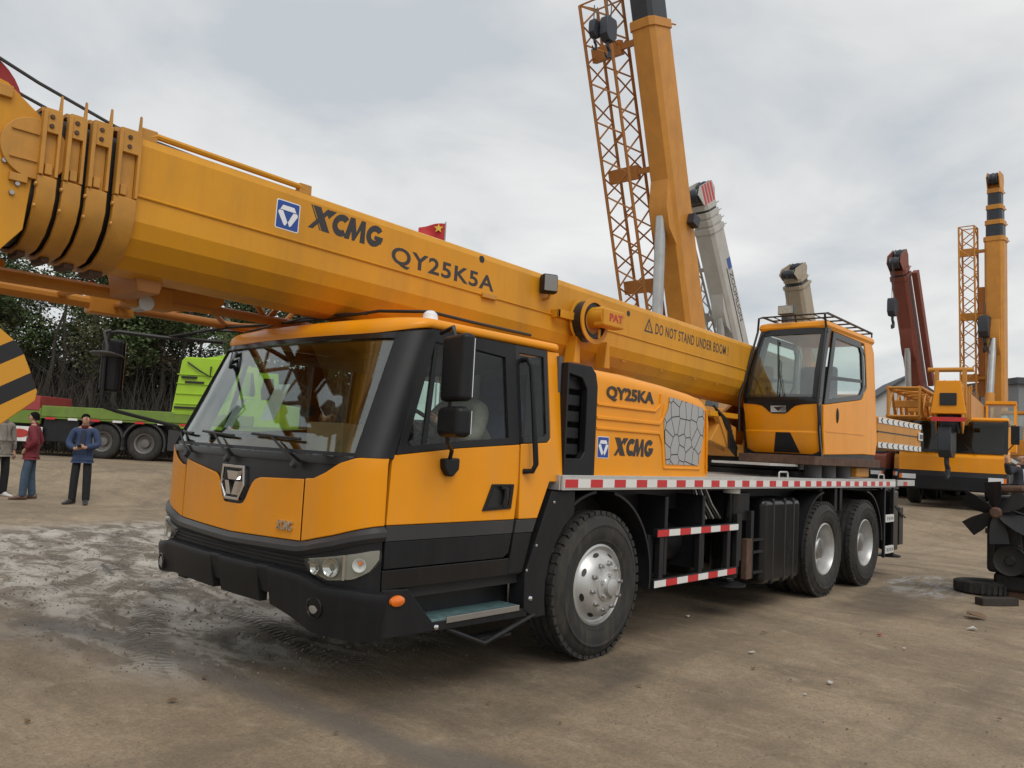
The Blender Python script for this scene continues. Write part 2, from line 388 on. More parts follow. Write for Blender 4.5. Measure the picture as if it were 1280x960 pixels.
for i, (x, y, z) in enumerate(vsn):
    if not (-7 < x < 14 and -6 < y < 14): continue
    q = noise.noise(Vector((x*2.2, y*2.2, 11)))
    AT['mud'][i] = max(0, min(1, mudmask(x, y)*1.3+.5*q*mudmask(x, y)))
    AT['seam'][i] = .75*(1-sstep(.05, .20, seg_d(Vector((x, y)), seam_line)+.06*q))
    if x < 3 and y > .3:
        td, tu = track_at(Vector((x, y))); AT['track'][i] = (1-sstep(.11, .17, td))*max(0, min(1, .62+1.5*noise.noise(Vector((x*1.3, y*1.3, 17)))))*min(1, 1.6*mudmask(x, y)); AT['track_u'][i] = tu+.6*td
    e1 = ((x-6.6)/1.25)**2+((y+.55-.10*(x-6.6))/.55)**2
    AT['spill'][i] = 1-sstep(.5, 1.2, e1+.4*q)
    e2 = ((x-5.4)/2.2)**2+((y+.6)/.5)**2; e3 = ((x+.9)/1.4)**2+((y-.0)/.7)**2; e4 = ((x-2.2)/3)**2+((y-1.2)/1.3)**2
    AT['dark_patch'][i] = max(.55*(1-sstep(.4, 1.2, e2+.5*q)), .6*(1-sstep(.3, 1.2, e3+.5*q)), .5*(1-sstep(.4, 1.2, e4)))  # darker ground colour in soft ellipses under and beside the crane
for k_, v_ in AT.items(): gm.attributes.new(k_, 'FLOAT', 'POINT').data.foreach_set('value', v_)
ground = bpy.data.objects.new('ground', gm); COL.objects.link(ground); struct(ground)
# ================================================================ the crane in front
HERO = thing('mobile_crane', 'yellow three-axle truck crane with black bumper and lettered boom stretched over its cab', 'crane', (2.7, 1.25, 0))
RT, RS = .21, .40
def cabP(wv, z, off=0.):
    """point on the driver's cab skin: wv -1..0 door side, 0..1 corner, 1..2 front, 2..3 corner, 3..4 other side"""
    def raw(w):
        k = max(0, z-1.42); t0 = -2.06+.43*k; ss = .05+.09*min(k/.78, 1)
        if w > 1.5: m = True; w = 3-w
        else: m = False
        if w < 0: t = lerp(t0, -.5, -w); s = ss
        elif w < 1: q = w*PI/2; t = t0-RT*math.sin(q); s = ss+RS*(1-math.cos(q))
        else: s = lerp(ss+RS, 2.5-ss-RS, w-1); t = t0-RT-.045*(1-(2*(w-1)-1)**2)
        return Vector((t, 2.5-s if m else s, z))
    p = raw(wv)
    if off:
        a = raw(wv-.01); b = raw(wv+.01); d = (b-a)
        if d.length < 1e-9: d = Vector((-1,0,0))
        nrm = Vector((d.y, -d.x, 0)).normalized()   # outward
        c = Vector((-1.0, 1.25, z))
        if nrm.dot(p-c) < 0: nrm = -nrm
        p = p+nrm*off
    return p
def w_of_s(s):     # path value on the front at lateral position s (below the belt)
    if s < .45: return math.acos(max(-1, min(1, 1-(s-.05)/RS)))/(PI/2)
    if s > 2.05: return 3-w_of_s(2.5-s)
    return 1+(s-.45)/1.6
def panel(ws, zlo, zhi, nz, off, th, name, m, parent, bevel=.004, mb=None):
    fl = zlo if callable(zlo) else (lambda w: zlo); fh = zhi if callable(zhi) else (lambda w: zhi)
    fo = off if callable(off) else (lambda k: off)
    A = [[cabP(w_, lerp(fl(w_), fh(w_), i/nz), fo(i/nz)) for w_ in ws] for i in range(nz+1)]
    B = [[cabP(w_, lerp(fl(w_), fh(w_), i/nz), fo(i/nz)-th) for w_ in ws] for i in range(nz+1)]
    b = mb or MB(); b.sheet(A, B)
    return b.build(name, m, parent, bevel) if mb is None else b
def rng(a, b, n): return [a+(b-a)*i/n for i in range(n+1)]

cab = panel(rng(0, 3, 60), .80, 1.45, 6, 0, .03, 'driver_cab', BLKP, HERO, 0)      # black nose skin carries the cab's pieces
cab['label'] = 'wide low driver cab with black nose and yellow panels'
# --- yellow front panels
s_samples = sorted(set([.52+i*.04 for i in range(12)]+[1.0,1.03,1.06,1.09,1.12,1.16,1.2,1.25,1.3,1.34,1.37,1.40,1.43,1.46,1.5]+[1.54+i*.04 for i in range(12)]))
ztop = [(.45,1.285),(.95,1.265),(1.0,1.25),(1.04,1.22),(1.09,1.13),(1.12,1.095),(1.16,1.085),(1.34,1.085),(1.37,1.095),(1.40,1.13),(1.45,1.24),(1.5,1.265),(2.05,1.34)]
zbot = [(.05,1.05),(.25,.985),(.5,.925),(1.25,.905),(2.0,.925),(2.25,.985),(2.45,1.05)]
def s_of_w(wv): return cabP(wv, 1.2).y
fw = [w_of_s(s) for s in s_samples]
panel(fw, lambda w_: interp(s_of_w(w_), zbot), lambda w_: interp(s_of_w(w_), ztop), 8, .014, .012, 'front_flap', YEL, cab, .006)
def corner_top(w_):
    return interp(min(w_, 3-w_) if w_ < 1.5 else 3-w_, [(0,1.445),(.45,1.425),(.65,1.39),(.82,1.33),(1,1.287),(1.1,1.285)])
for ws in (rng(.004, w_of_s(.508), 18), rng(w_of_s(1.992), 2.996, 18)):
    panel(ws, lambda w_: interp(s_of_w(w_), zbot), corner_top, 8, .016, .014, 'corner_panel', YEL, cab, .007)
# --- black band under the yellow, grille, headlights, bumper
panel(rng(0, 3, 60), lambda w_: interp(s_of_w(w_), zbot)-.085, lambda w_: interp(s_of_w(w_), zbot)-.004, 3, lambda k: .012+.03*math.sin(PI*k), .04, 'nose_trim', GREYB, cab, 0)
for i in range(3):
    panel(rng(.95, 2.05, 26), .775+i*.022, .787+i*.022, 1, .012, .03, 'grille_slat', BLK, cab, 0)
for sg in (0, 1):
    f = (lambda a: a) if not sg else (lambda a: 3-a)
    wl = [f(a) for a in rng(.06, .98, 20)]
    u = lambda w_: (w_ if w_ < 1.5 else 3-w_)
    lo = lambda w_: interp(u(w_), [(.06,.865),(.2,.80),(.4,.755),(.7,.735),(.9,.765),(.98,.815)])
    hi = lambda w_: interp(u(w_), [(.06,.915),(.2,.912),(.5,.885),(.98,.835)])
    hl = panel(wl, lo, hi, 5, .010, .012, 'headlight', HLH, cab, 0); hl['label'] = 'clear swept-back headlight set in the black bumper'
    panel(wl, lo, hi, 5, .036, .003, 'lens', LENS, hl, 0)
    panel([f(a) for a in rng(.50, .95, 12)], lambda w_: lo(w_)+.008, lambda w_: hi(w_)-.008, 3, .014, .003, 'lamp_bezel', MESHL, hl, 0)
    panel([f(a) for a in (.485, .50, .515)], lo, hi, 2, .034, .03, 'lamp_divider', CHROME, hl, 0)
    for wv, z, r in ((.84, .795, .036), (.65, .81, .052), (.33, .835, .036)):
        p = cabP(f(wv), z, .016); nd = (cabP(f(wv), z, .05)-p).normalized()
        MB().lathe([(.004,-.004),(r*.45,-.002),(r*.8,.006),(r,.016),(r*1.06,.016)], p, nd, 20).build('reflector', CHROME if wv > .4 else WLOGO, hl)
    p = cabP(f(.32), .845, .028); nd = (cabP(f(.32), .845, .1)-p).normalized()
    MB().lathe([(0,.006),(.008,.005),(.012,-.004)], p, nd, 12).build('bulb', AMB, hl)
for ws in (rng(0, 3, 60),): panel(ws, .60, .90, 3, .003, .02, 'lamp_surround', BLK, cab, 0)
def bump_lo(w_):
    s = s_of_w(w_)
    for a, b in ((.73,.83),(1.27,1.37)):       # towing notches
        if a <= s <= b: return .60
    return interp(s, [(.05,.42),(.35,.44),(.55,.50),(.72,.535),(2.0,.54),(2.3,.5),(2.45,.46)])
bw = sorted(rng(0, 3, 60)+[w_of_s(x) for x in (.729,.731,.829,.831,1.269,1.271,1.369,1.371)])
prof = [(0,.03),(.5,.056),(.84,.068),(.92,.062),(.96,.045),(1,-.06)]
panel(bw, bump_lo, lambda w_: interp(min(w_, 3-w_) if w_ < 1.5 else 3-w_, [(0,.70),(.4,.725),(.7,.725),(.95,.77),(1.1,.775)]), 12, lambda k: interp(k, prof), .05, 'bumper', BLK, cab, 0)
for sg in (0, 1):
    f = (lambda a: a) if not sg else (lambda a: 3-a)
    p = cabP(f(w_of_s(.31)), .585, .055); nd = Vector((-1, -.15 if not sg else .15, 0)).normalized()
    fl = MB().lathe([(.062,-.012),(.062,.004),(.054,.007),(.05,-.006)], p, nd, 28).build('fog_lamp', BLKG, cab)
    MB().lathe([(0,.004),(.02,.003),(.036,0)], p+Vector((0,.012,0)), nd, 24).build('lens', mat('fog_lens',(.34,.34,.32),.15,metal=.3), fl)
# emblem and chrome letters
E0 = cabP(1.5, 1.2); 
def fr_front(s0, z0, off):
    def g(x, y, h): p = cabP(w_of_s(s0-x), z0+y, off+h); return p
    return g
def fpt(s, z, o): return cabP(w_of_s(s), z, o)
eo = [(1.385,1.325),(1.115,1.325),(1.10,1.20),(1.165,1.105),(1.335,1.105),(1.40,1.20)]
ei = [(1.365,1.308),(1.135,1.308),(1.12,1.20),(1.175,1.122),(1.325,1.122),(1.38,1.20)]
em = MB().ring([fpt(a,b,.012) for a, b in eo], [fpt(a,b,.012) for a, b in ei], (-.014,0,0)).build('emblem', CHROME, cab, .002)
for poly in ([(1.335,1.295),(1.165,1.295),(1.19,1.235),(1.31,1.235)], [(1.36,1.225),(1.30,1.225),(1.255,1.13),(1.32,1.13)], [(1.14,1.225),(1.20,1.225),(1.245,1.13),(1.18,1.13)]):
    MB().loft([[fpt(a,b,.004) for a, b in poly], [fpt((a-1.25)*.8+1.25,(b-1.21)*.9+1.21,.026) for a, b in poly]]).build('facet', CHROME, em)
text('XCMG', fr_front(.735, .975, .016), .155, .055, 'chrome_letters', CHROME, cab, bold=.02, shear=.25, depth=.012)
def rdz0(w_):
    v = w_ if w_ < 1.5 else 3-w_
    return .035*(1-sstep(-.12, .6, v))
# --- windscreen, pillars, frames
wsg = panel(rng(.46, 2.54, 40), 1.412, 2.175, 10, -.004, .006, 'windscreen', WSG, cab, 0)
for ws in (rng(-.02, .50, 12), rng(2.50, 3.02, 12)):
    panel(ws, 1.425, lambda w_: 2.19+rdz0(w_), 8, .016, .05, 'pillar', BLK, cab, .006)
panel(rng(.44, 2.56, 40), 2.15, 2.20, 2, .012, .04, 'windscreen_frame', BLKG, cab, 0)
panel(rng(.44, 2.56, 40), 1.38, 1.425, 2, .012, .05, 'windscreen_frame', BLKG, cab, 0)
for s0, sp in ((1.92, .30), (1.30, .34), (.58, .36)):
    wpr = MB(); a = fpt(s0, 1.375, .03)
    def wp(s, z, o):
        p = cabP(w_of_s(max(.1, min(2.4, s))), z, o); return p
    b = wp(s0+.30, 1.515, .035)
    wpr.lathe([(0,.03),(.022,.028),(.026,0)], a-Vector((.0,0,.015)), (-.9,0,.4), 14); wpr.tube([a, a.lerp(b,.3)+Vector((-.012,0,.004)), b], [.012,.010,.006], 8)
    wpo = wpr.build('wiper', HOSE, cab)
    MB().tube([wp(s0+.30-sp*.75, 1.512, .022), wp(s0+.30-sp*.2, 1.517, .022), wp(s0+.30+sp*.7, 1.53, .022)], .009, 6).build('blade', HOSE, wpo)
# --- sides (door side and the other one)
def side_pt(t, z, mir, o=0.):
    k = max(0, z-1.42); s = .05+.09*min(k/.78, 1)-o
    return Vector((t, 2.5-s if mir else s, z))
def sprism(pts, mir, o0, o1, mb=None): return (mb or MB()).prism(pts, lambda t,z: side_pt(t,z,mir,o0), lambda t,z: side_pt(t,z,mir,o1))
for mir in (False, True):
    dr = sprism([(-2.047,1.052),(-.968,1.052),(-.945,1.30),(-.935,1.548),(-1.5,1.505),(-2.03,1.448)], mir, -.02, .012).build('door', YEL, cab, .007)
    sprism([(-2.047,.962),(-.982,.962),(-.97,1.049),(-2.047,1.049)], mir, -.02, .010).build('door_stripe', GREYB, dr, .003)
    sprism([(-2.047,.808),(-1.06,.808),(-1.01,.835),(-.984,.959),(-2.047,.959)], mir, -.02, .010).build('door_kick_panel', BLK, dr, .004)
    # window frame and panes
    o1 = [(-2.005,1.452),(-1.5,1.508),(-.948,1.552),(-.955,2.228),(-1.35,2.228),(-1.715,2.228)]
    i1 = [(-1.93,1.505),(-1.5,1.548),(-1.045,1.588),(-1.05,2.125),(-1.35,2.145),(-1.685,2.145)]
    MB().ring([side_pt(*p, mir, .014) for p in o1], [side_pt(*p, mir, .014) for p in i1], (0,-.04 if mir else .04,0)).build('window_frame', BLK, dr, .004)
    MB().prism([(-1.94,1.50),(-1.04,1.58),(-1.04,2.15),(-1.69,2.155)], lambda t,z: side_pt(t,z,mir,-.006), lambda t,z: side_pt(t,z,mir,-.001)).build('window_pane', GLS, dr)
    sprism([(-1.80,1.52),(-1.765,1.523),(-1.645,2.155),(-1.68,2.155)], mir, -.012, .006).build('window_divider', BLK, dr)
    if not mir:
        hf = [(-1.285,1.115),(-1.015,1.125),(-.995,1.285),(-1.20,1.285)]; hi_ = [(-1.245,1.135),(-1.045,1.142),(-1.03,1.268),(-1.185,1.268)]
        dh = MB().ring([side_pt(*p, mir, .022) for p in hf], [side_pt(*p, mir, .022) for p in hi_], (0,.02,0)).build('door_handle', BLK, dr, .004)
        sprism(hi_, mir, .010, .0145).build('recess', HOSE, dh)
        MB().tube([side_pt(-1.095,1.15,mir,.03), side_pt(-1.085,1.20,mir,.034), side_pt(-1.09,1.255,mir,.03), side_pt(-1.13,1.262,mir,.022)], .016, 8).build('lever', BLKG, dh)
    # rear body side
    rb = sprism([(-.925,1.052),(-.735,1.052),(-.62,1.30),(-.47,1.30),(-.47,2.225),(-.60,2.225),(-.60,1.70),(-.605,1.60),(-.64,1.572),(-.92,1.552)], mir, -.03, .012).build('rear_side_panel', YEL, cab, .008)
    sprism([(-.958,.962),(-.775,.962),(-.737,1.049),(-.945,1.049)], mir, -.02, .010).build('stripe', GREYB, rb, .003)
    sprism([(-1.005,.70),(-.86,.70),(-.778,.959),(-.962,.959),(-.985,.83)], mir, -.02, .008).build('kick_panel', BLK, rb, .004)
    o2 = [(-.945,1.556),(-.64,1.576),(-.612,1.60),(-.604,2.228),(-.95,2.228)]; i2 = [(-.905,1.60),(-.665,1.617),(-.65,1.632),(-.645,2.175),(-.905,2.175)]
    MB().ring([side_pt(*p, mir, .010) for p in o2], [side_pt(*p, mir, .010) for p in i2], (0,-.03 if mir else .03,0)).build('quarter_window_frame', BLKG, rb, .003)
    sprism([(-.91,1.595),(-.64,1.615),(-.64,2.18),(-.91,2.18)], mir, -.006, -.001).build('quarter_window_pane', GLS, rb)
    # sill, step well, bumper end
    sprism([(-2.05,.69),(-.86,.69),(-1.0,.80),(-2.05,.80)], mir, -.05, .004).build('sill', BLKG, cab, .005)
    be = sprism([(-2.052,.42),(-.80,.40),(-.80,.46),(-1.66,.475),(-1.86,.685),(-2.052,.695)], mir, -.10, .018).build('bumper_end', BLK, cab, .008)
    p = side_pt(-1.945, .625, mir, .02)
    MB().lathe([(0,.022),(.02,.02),(.04,.012),(.045,0)], p, (0, 1 if mir else -1, 0), 24).xf(Matrix.Translation(p)@Matrix.Diagonal((1.25,1,.72,1))@Matrix.Translation(-p)).build('side_lamp', AMB, be)
    for tb, zb in ((-1.63,.44),(-.80+.02,.52)):
        p = side_pt(tb, zb, mir, .022); MB().lathe([(0,.012),(.014,.008),(.018,0)], p, (0,1 if mir else -1,0), 12).build('bolt', CHROME, be)
    MB().box((-1.70, .22 if not mir else 2.24, .40), (-.80, .26 if not mir else 2.28, .75)).build('step_well', BLKP, cab)
    ys = (.035, .24) if not mir else (2.26, 2.465)
    MB().box((-1.665, ys[0], .468), (-.875, ys[1], .486)).build('step_plate', GALV, cab, .004)
    MB().box((-1.55, ys[0]-.012 if not mir else ys[1]-.0, .452), (-.89, ys[0]+.004 if not mir else ys[1]+.012, .490)).build('step_edge', STEEL, cab, .003)
    y = .03 if not mir else 2.47
    fs = MB().tube([(-1.52,y+.03*(1 if not mir else -1),.41),(-1.24,y-.03*(1 if not mir else -1),.295),(-.72,y+.01,.405)], .016, 8)
    fs.box((-1.24, min(y, y+.12*(1 if not mir else -1)), .30), (-.95, max(y, y+.12*(1 if not mir else -1)), .318)); fs.build('folding_step', BLKP, cab, .003)
    # front wheel guard
    arc = [(.63*math.cos(math.radians(a)), .54+.63*math.sin(math.radians(a))) for a in (122,135,148,160,172,184,194)]
    mg = sprism([(-.60,1.235),(-.335,1.24)]+arc+[(-.73,.385),(-.84,.45),(-.845,.69)], mir, -.12, .022).build('wheel_guard', BLK, cab, .006)
    for tb, zb in ((-.57,1.16),(-.74,.87),(-.83,.71)):
        p = side_pt(tb, zb, mir, .022); MB().lathe([(0,.006),(.009,.004),(.011,0)], p, (0,1 if mir else -1,0), 10).build('screw', STEEL, mg)
# --- roof
ringw = rng(-1, 4, 70)
rows = [(2.182,-.03),(2.184,.014),(2.205,.026),(2.245,.026),(2.275,.008),(2.293,-.035),(2.305,-.11),(2.315,-.3)]
def rdz(w_):
    v = w_ if w_ < 1.5 else 3-w_
    return .05*(1-sstep(-.12, .85, v))
MB().loft([[cabP(w_, z, o)+Vector((0,0,rdz(w_)*max(0,(2.305-z)/.123))) for w_ in ringw] for z, o in rows], caps=True).build('roof', YEL, cab, smooth=50)
MB().ring([(-.50,.10,.80),(-.50,2.40,.80),(-.50,2.40,2.20),(-.50,.10,2.20)],[(-.50,.40,1.62),(-.50,2.10,1.62),(-.50,2.10,2.08),(-.50,.40,2.08)],(.04,0,0)).build('back_wall', TRIMG, cab)
MB().box((-.485,.38,1.6),(-.48,2.12,2.1)).build('back_window', GLS, cab)
bwl = MB().box((-.52, .12, 1.2), (-.505, 2.38, 1.62)).build('back_trim', TRIMG, cab)
MB().box((-2.0, .10, .62), (-.5, 2.40, .70)).build('floor_pan', DARK, cab)
# interior
MB().prism_s([(-2.17,1.40),(-2.12,1.425),(-1.80,1.43),(-1.70,1.36),(-1.72,1.1),(-2.17,1.1)], .16, 2.34).build('dashboard', TRIMG, cab, .02)
stw = MB(); c = Vector((-1.36, .60, 1.60)); ax = Vector((.75, 0, .66)).normalized()
stw.lathe([(.205+.014*math.cos(2*PI*k/8), .014*math.sin(2*PI*k/8)) for k in range(8)], c, ax, 36, closed=True)
a = ax.orthogonal().normalized(); b = ax.cross(a)
for k in range(3): q = 2*PI*k/3+.5; stw.tube([c-ax*.02, c+(a*math.cos(q)+b*math.sin(q))*.2], .012, 6)
stw.tube([c, c-ax*.35], .025, 8); stw.build('steering_wheel', HOSE, cab)
SEAT = mat('blue_seat_cloth', (.035, .055, .16), .85, var=.25, scale=20)
for sc in (.60, 1.85):
    st = MB().box((-1.08, sc-.24, 1.08), (-.62, sc+.24, 1.22)).build('seat', SEAT, cab, .04, 3)
    MB().prism_s([(-.74,1.18),(-.60,1.18),(-.525,1.80),(-.56,1.90),(-.62,1.84)], sc-.23, sc+.23).build('seat_back', SEAT, st, .04, 3)
    MB().prism_s([(-.63,1.88),(-.55,1.88),(-.525,2.04),(-.56,2.08),(-.61,2.04)], sc-.15, sc+.15).build('headrest', SEAT, st, .03, 3)
    MB().box((-1.04, sc-.2, .70), (-.66, sc+.2, 1.08)).build('seat_base', DARK, st)
bx = MB().obox((-1.72, 1.05, 1.53), (.22, .30, .2), Matrix.Rotation(.3, 3, 'Z')).build('cardboard_box', mat('cardboard', (.40,.25,.14), .8, var=.1), None, .004)
tag(bx, 'small cardboard box on the dashboard inside the yellow crane cab', 'box')
for s_, z_, ww, hh in ((1.62, 1.56, .12, .20), (1.18, 1.62, .17, .24)):
    pp = MB(); g = [(s_, z_), (s_-ww, z_), (s_-ww, z_+hh), (s_, z_+hh)]
    pp.loft([[cabP(w_of_s(max(.1,a)), b_, -.016) for a, b_ in g], [cabP(w_of_s(max(.1,a)), b_, -.013) for a, b_ in g]])
    pp.build('windscreen_paper', mat('paper_sheet', (.62,.64,.62), .7, var=.05), cab)
MB().box((-1.30, .16, 2.12), (-.56, 2.34, 2.165)).build('headliner', DARK, cab)
# --- mirrors, grab rail, cables, beacon
mm = MB(); R1 = Matrix.Rotation(math.radians(-18), 3, 'Z')
mr = MB().obox((-1.80, -.205, 1.965), (.085, .285, .385), R1).build('mirror', BLK, cab, .03, 3)
MB().obox((-1.757, -.218, 1.965), (.004, .24, .335), R1).build('mirror_glass', CHROME, mr)
m2 = MB().obox((-1.80, -.20, 1.655), (.10, .285, .175), R1).build('wide_angle_mirror', BLK, cab, .035, 3)
MB().obox((-1.748, -.213, 1.655), (.004, .24, .13), R1).build('mirror_glass', CHROME, m2)
mm.tube([(-1.60,.03,1.42),(-1.64,-.03,1.49),(-1.745,-.10,1.535),(-1.765,-.12,1.60),(-1.765,-.13,2.17),(-1.76,-.11,2.215),(-1.72,-.02,2.21),(-1.68,.08,2.20)], .013, 8)
mm.build('mirror_arm', HOSE, cab)
sprism([(-1.665,1.44),(-1.535,1.445),(-1.54,1.375),(-1.59,1.33),(-1.625,1.335),(-1.66,1.38)], False, 0, .055).build('mirror_mount', BLK, cab, .012)
MB().tube([side_pt(-.865,2.13,False,.0),side_pt(-.865,2.13,False,.055),side_pt(-.855,2.08,False,.075),side_pt(-.85,1.70,False,.075),side_pt(-.845,1.42,False,.07),side_pt(-.86,1.375,False,.055),side_pt(-.89,1.37,False,.0)], .019, 10).build('grab_rail', BLK, cab)
# other side: large mirror on a long bracket
fm = MB(); fm.tube([(-1.86,2.42,2.235),(-2.25,2.66,2.235),(-2.52,2.80,2.25),(-2.57,2.81,2.235),(-2.585,2.815,2.16),(-2.59,2.80,1.72),(-2.57,2.79,1.67),(-2.50,2.74,1.645),(-2.14,2.48,1.55),(-2.10,2.46,1.48)], .015, 8)
fm.tube([(-1.72,2.35,2.335),(-1.98,2.50,2.325),(-2.15,2.60,2.245)], .011, 8); fm.build('mirror_arm', HOSE, cab)
fmr = MB().obox((-2.545, 2.80, 1.985), (.06, .17, .40), Matrix.Rotation(math.radians(30), 3, 'Z')).build('mirror', BLK, cab, .028, 3)
MB().obox((-2.508, 2.80, 1.985), (.004, .14, .36), Matrix.Rotation(math.radians(30), 3, 'Z')).build('mirror_glass', CHROME, fmr)
p = Vector((-2.60, 2.76, 2.065)); dd = MB().lathe([(0,.02),(.06,.016),(.116,.002),(.118,-.006),(0,-.008)], p, (.1,.05,1), 28); dd.tube([p, p+Vector((.0,.0,.06)), p+Vector((-.02,.03,.17)), p+Vector((.03,.05,.19))], .011, 8); dd.build('kerb_mirror', TRIMG, cab)
MB().tube([(-2.2,2.63,2.246),(-1.9,2.3,2.34),(-1.75,1.8,2.36),(-1.72,1.2,2.365),(-1.68,.7,2.385),(-1.55,.35,2.375),(-1.2,.28,2.35),(-.6,.3,2.35)], .011, 8).build('roof_cable', HOSE, cab)
MB().tube([(-1.85,2.1,2.30),(-1.76,1.5,2.375),(-1.74,1.0,2.38),(-1.70,.8,2.37)], .008, 6).build('roof_cable', HOSE, cab)
MB().lathe([(0,.055),(.025,.05),(.045,.03),(.05,0),(.055,-.01)], (-1.60,.28,2.315), (0,0,1), 20).build('roof_beacon', WLOGO, cab)

# ---------------------------------------------------------------- wheels
def wheel(c, out, front, dual, parent):
    """c: centre of the outer tyre's outer face; out: -1 towards the viewer"""
    c = Vector(c); ax = Vector((0, out, 0)); W = .29
    r = .54
    if front:
        rim = MB().lathe([(.29,-.05),(.30,-.004),(.285,.004),(.272,-.018),(.262,-.022),(.235,.01),(.20,.052),(.165,.066),(.12,.066),(.10,.07)], c, ax, 44)
    else:
        rim = MB().lathe([(.29,-.05),(.30,-.004),(.285,.004),(.272,-.02),(.262,-.06),(.245,-.15),(.20,-.165),(.13,-.165),(.115,-.12)], c, ax, 44)
    ro = rim.build('wheel', SIL, parent)
    ty = MB(); pr = [(.296,-.01),(.318,.006),(.325,.014),(.345,.017),(.352,.022),(.40,.027),(.428,.026),(.434,.030),(.446,.030),(.452,.022),(.47,.016),(.50,.0),(.518,-.018),(.5385,-.035),(.5385,-.068),(.528,-.070),(.528,-.080),(.54,-.082),(.54,-.13),(.528,-.132),(.528,-.145),(.54,-.147)]
    full = pr+[(q, -.29-h) for q, h in pr[::-1]]
    ty.lathe(full, c, ax, 64)
    n = 46
    for k in range(n):          # shoulder lugs
        for h0 in ((-.03),(-.26)):
            q = 2*PI*k/n; d = Vector((math.cos(q), 0, math.sin(q))); tg = Vector((-math.sin(q), 0, math.cos(q)))
            mtx = Matrix((tg, ax, d)).transposed()
            ty.obox(c+ax*h0+d*.530, (.050, .050, .030), mtx)
    ty.build('tyre', RUB, ro)
    if dual:
        c2 = c-ax*.34; MB().lathe(full, c2, ax, 40).build('tyre', RUB, ro)
    hb = MB()
    if front:
        hb.lathe([(.112,.062),(.108,.080),(.075,.09),(.066,.10),(.062,.128),(.045,.136),(0,.138)], c, ax, 28)
        for k in range(5):
            q = 2*PI*k/5+.2; d = Vector((math.cos(q),0,math.sin(q))); hb.obox(c+ax*.098+d*.086, (.02,.02,.03), Matrix.Rotation(-q,3,'Y'))
    else:
        hb.lathe([(.13,-.17),(.125,-.06),(.11,-.045),(.04,-.035),(0,-.033)], c, ax, 28)
    hb.build('hub', SIL if front else STEEL, ro)
    nl = 10
    for k in range(nl):
        q = 2*PI*k/nl+.15; d = Vector((math.cos(q), 0, math.sin(q))); h0 = .062 if front else -.168
        MB().lathe([(.019,0),(.019,.014),(.014,.02),(.012,.036),(0,.038)], c+d*.1675+ax*h0, ax, 8).build('lug_nut', STEEL, ro)
    if front:
        for k in range(8):
            q = 2*PI*k/8+.3; d = Vector((math.cos(q), 0, math.sin(q))); tg = Vector((-math.sin(q), 0, math.cos(q)))
            nn = (d*.62+ax*.55).normalized(); 
            b = MB(); o = c+d*.232+ax*.0155; v2 = nn.cross(tg)
            b.loft([[o+tg*.030*math.cos(a)+v2*.017*math.sin(a)+nn*h for a in [2*PI*i/16 for i in range(16)]] for h in (-.012,.003)])
            b.build('hand_hole', HOSE, ro)
    return ro
WB = 4.425
wheel((0,.03,.54), -1, True, False, HERO)
for t in (WB, WB+1.35): wheel((t,.03,.54), -1, False, True, HERO)
wheel((0,2.47,.54), 1, True, False, HERO)
for t in (WB, WB+1.35): wheel((t,2.47,.54), 1, False, True, HERO)

# ---------------------------------------------------------------- chassis and deck
ch = MB(); 
for s in (.82, 1.56): ch.box((-2.0, s, .62), (7.4, s+.12, 1.02))
for t in (-1.6, .7, 2.0, 3.2, 6.5, 7.2): ch.box((t, .8, .66), (t+.15, 1.7, .98))
chs = ch.build('chassis_frame', BLKP, HERO, .01)
MB().box((-.5,.35,1.04), (7.2,2.15,1.245)).build('sub_frame', BLKP, chs)
for t in (0, WB, WB+1.35):
    a = MB(); a.cyl((t,.3,.54),(t,2.2,.54),.075,14); a.lathe([(.08,-.22),(.2,-.12),(.24,0),(.2,.12),(.08,.22)], (t,1.25,.54), (0,1,0), 20); a.build('axle', BLKP, chs)
for t in (-.35, .9, 3.5): MB().box((t,.75,.50),(t+.4,1.75,.66)).build('cross_member', BLKP, chs)
MB().box((.9,.75,.42),(2.6,1.75,1.04)).build('gearbox_housing', BLKP, chs, .03)
dk = MB().box((-.53,.012,1.255), (6.80,2.488,1.335)).build('deck', BLKP, HERO)
MB().box((-.53,.01,1.336), (6.80,2.49,1.347)).build('deck_plate', ALU, dk, .002)
for y0, y1 in ((-.012,.008),(2.492,2.512)):
    MB().box((-.535,y0,1.245), (6.83,y1,1.352)).build('deck_edge', ALU, dk, .003)
    MB().box((6.93,y0,1.262), (7.72,y1,1.345)).build('deck_edge', ALU, dk, .003)
MB().box((-.55,.006,1.245),(-.537,2.49,1.352)).build('deck_edge', ALU, dk, .003)
for y0, y1 in ((-.0165,-.013),(2.513,2.5165)):
    MB().box((-.52,y0,1.262), (6.82,y1,1.325)).build('marking_tape', WHT, dk)
    me = None
    for k in range(25):
        t = -.515+k*.302
        if t > 6.72: t = 7.2+.2*(k-24)
        if me is None:
            me = MB().box((0,y0-.0015,1.264), (.15,y0-.0003,1.323)).mesh('red_marking', 0) if y0 < 0 else MB().box((0,y1+.0003,1.264), (.15,y1+.0015,1.323)).mesh('red_marking', 0)
        o = link('red_marking', me, REDT, dk); o.location.x = t
MB().box((6.9,.2,1.20),(7.7,2.3,1.335)).build('rear_deck', BLKP, dk)
for t in (3.2, 6.35): MB().tube([(t,.06,1.345),(t,.06,1.40),(t+.02,.06,1.412),(t+.2,.06,1.412),(t+.22,.06,1.40),(t+.22,.06,1.345)], .009, 8).build('deck_handle', ALU, dk)
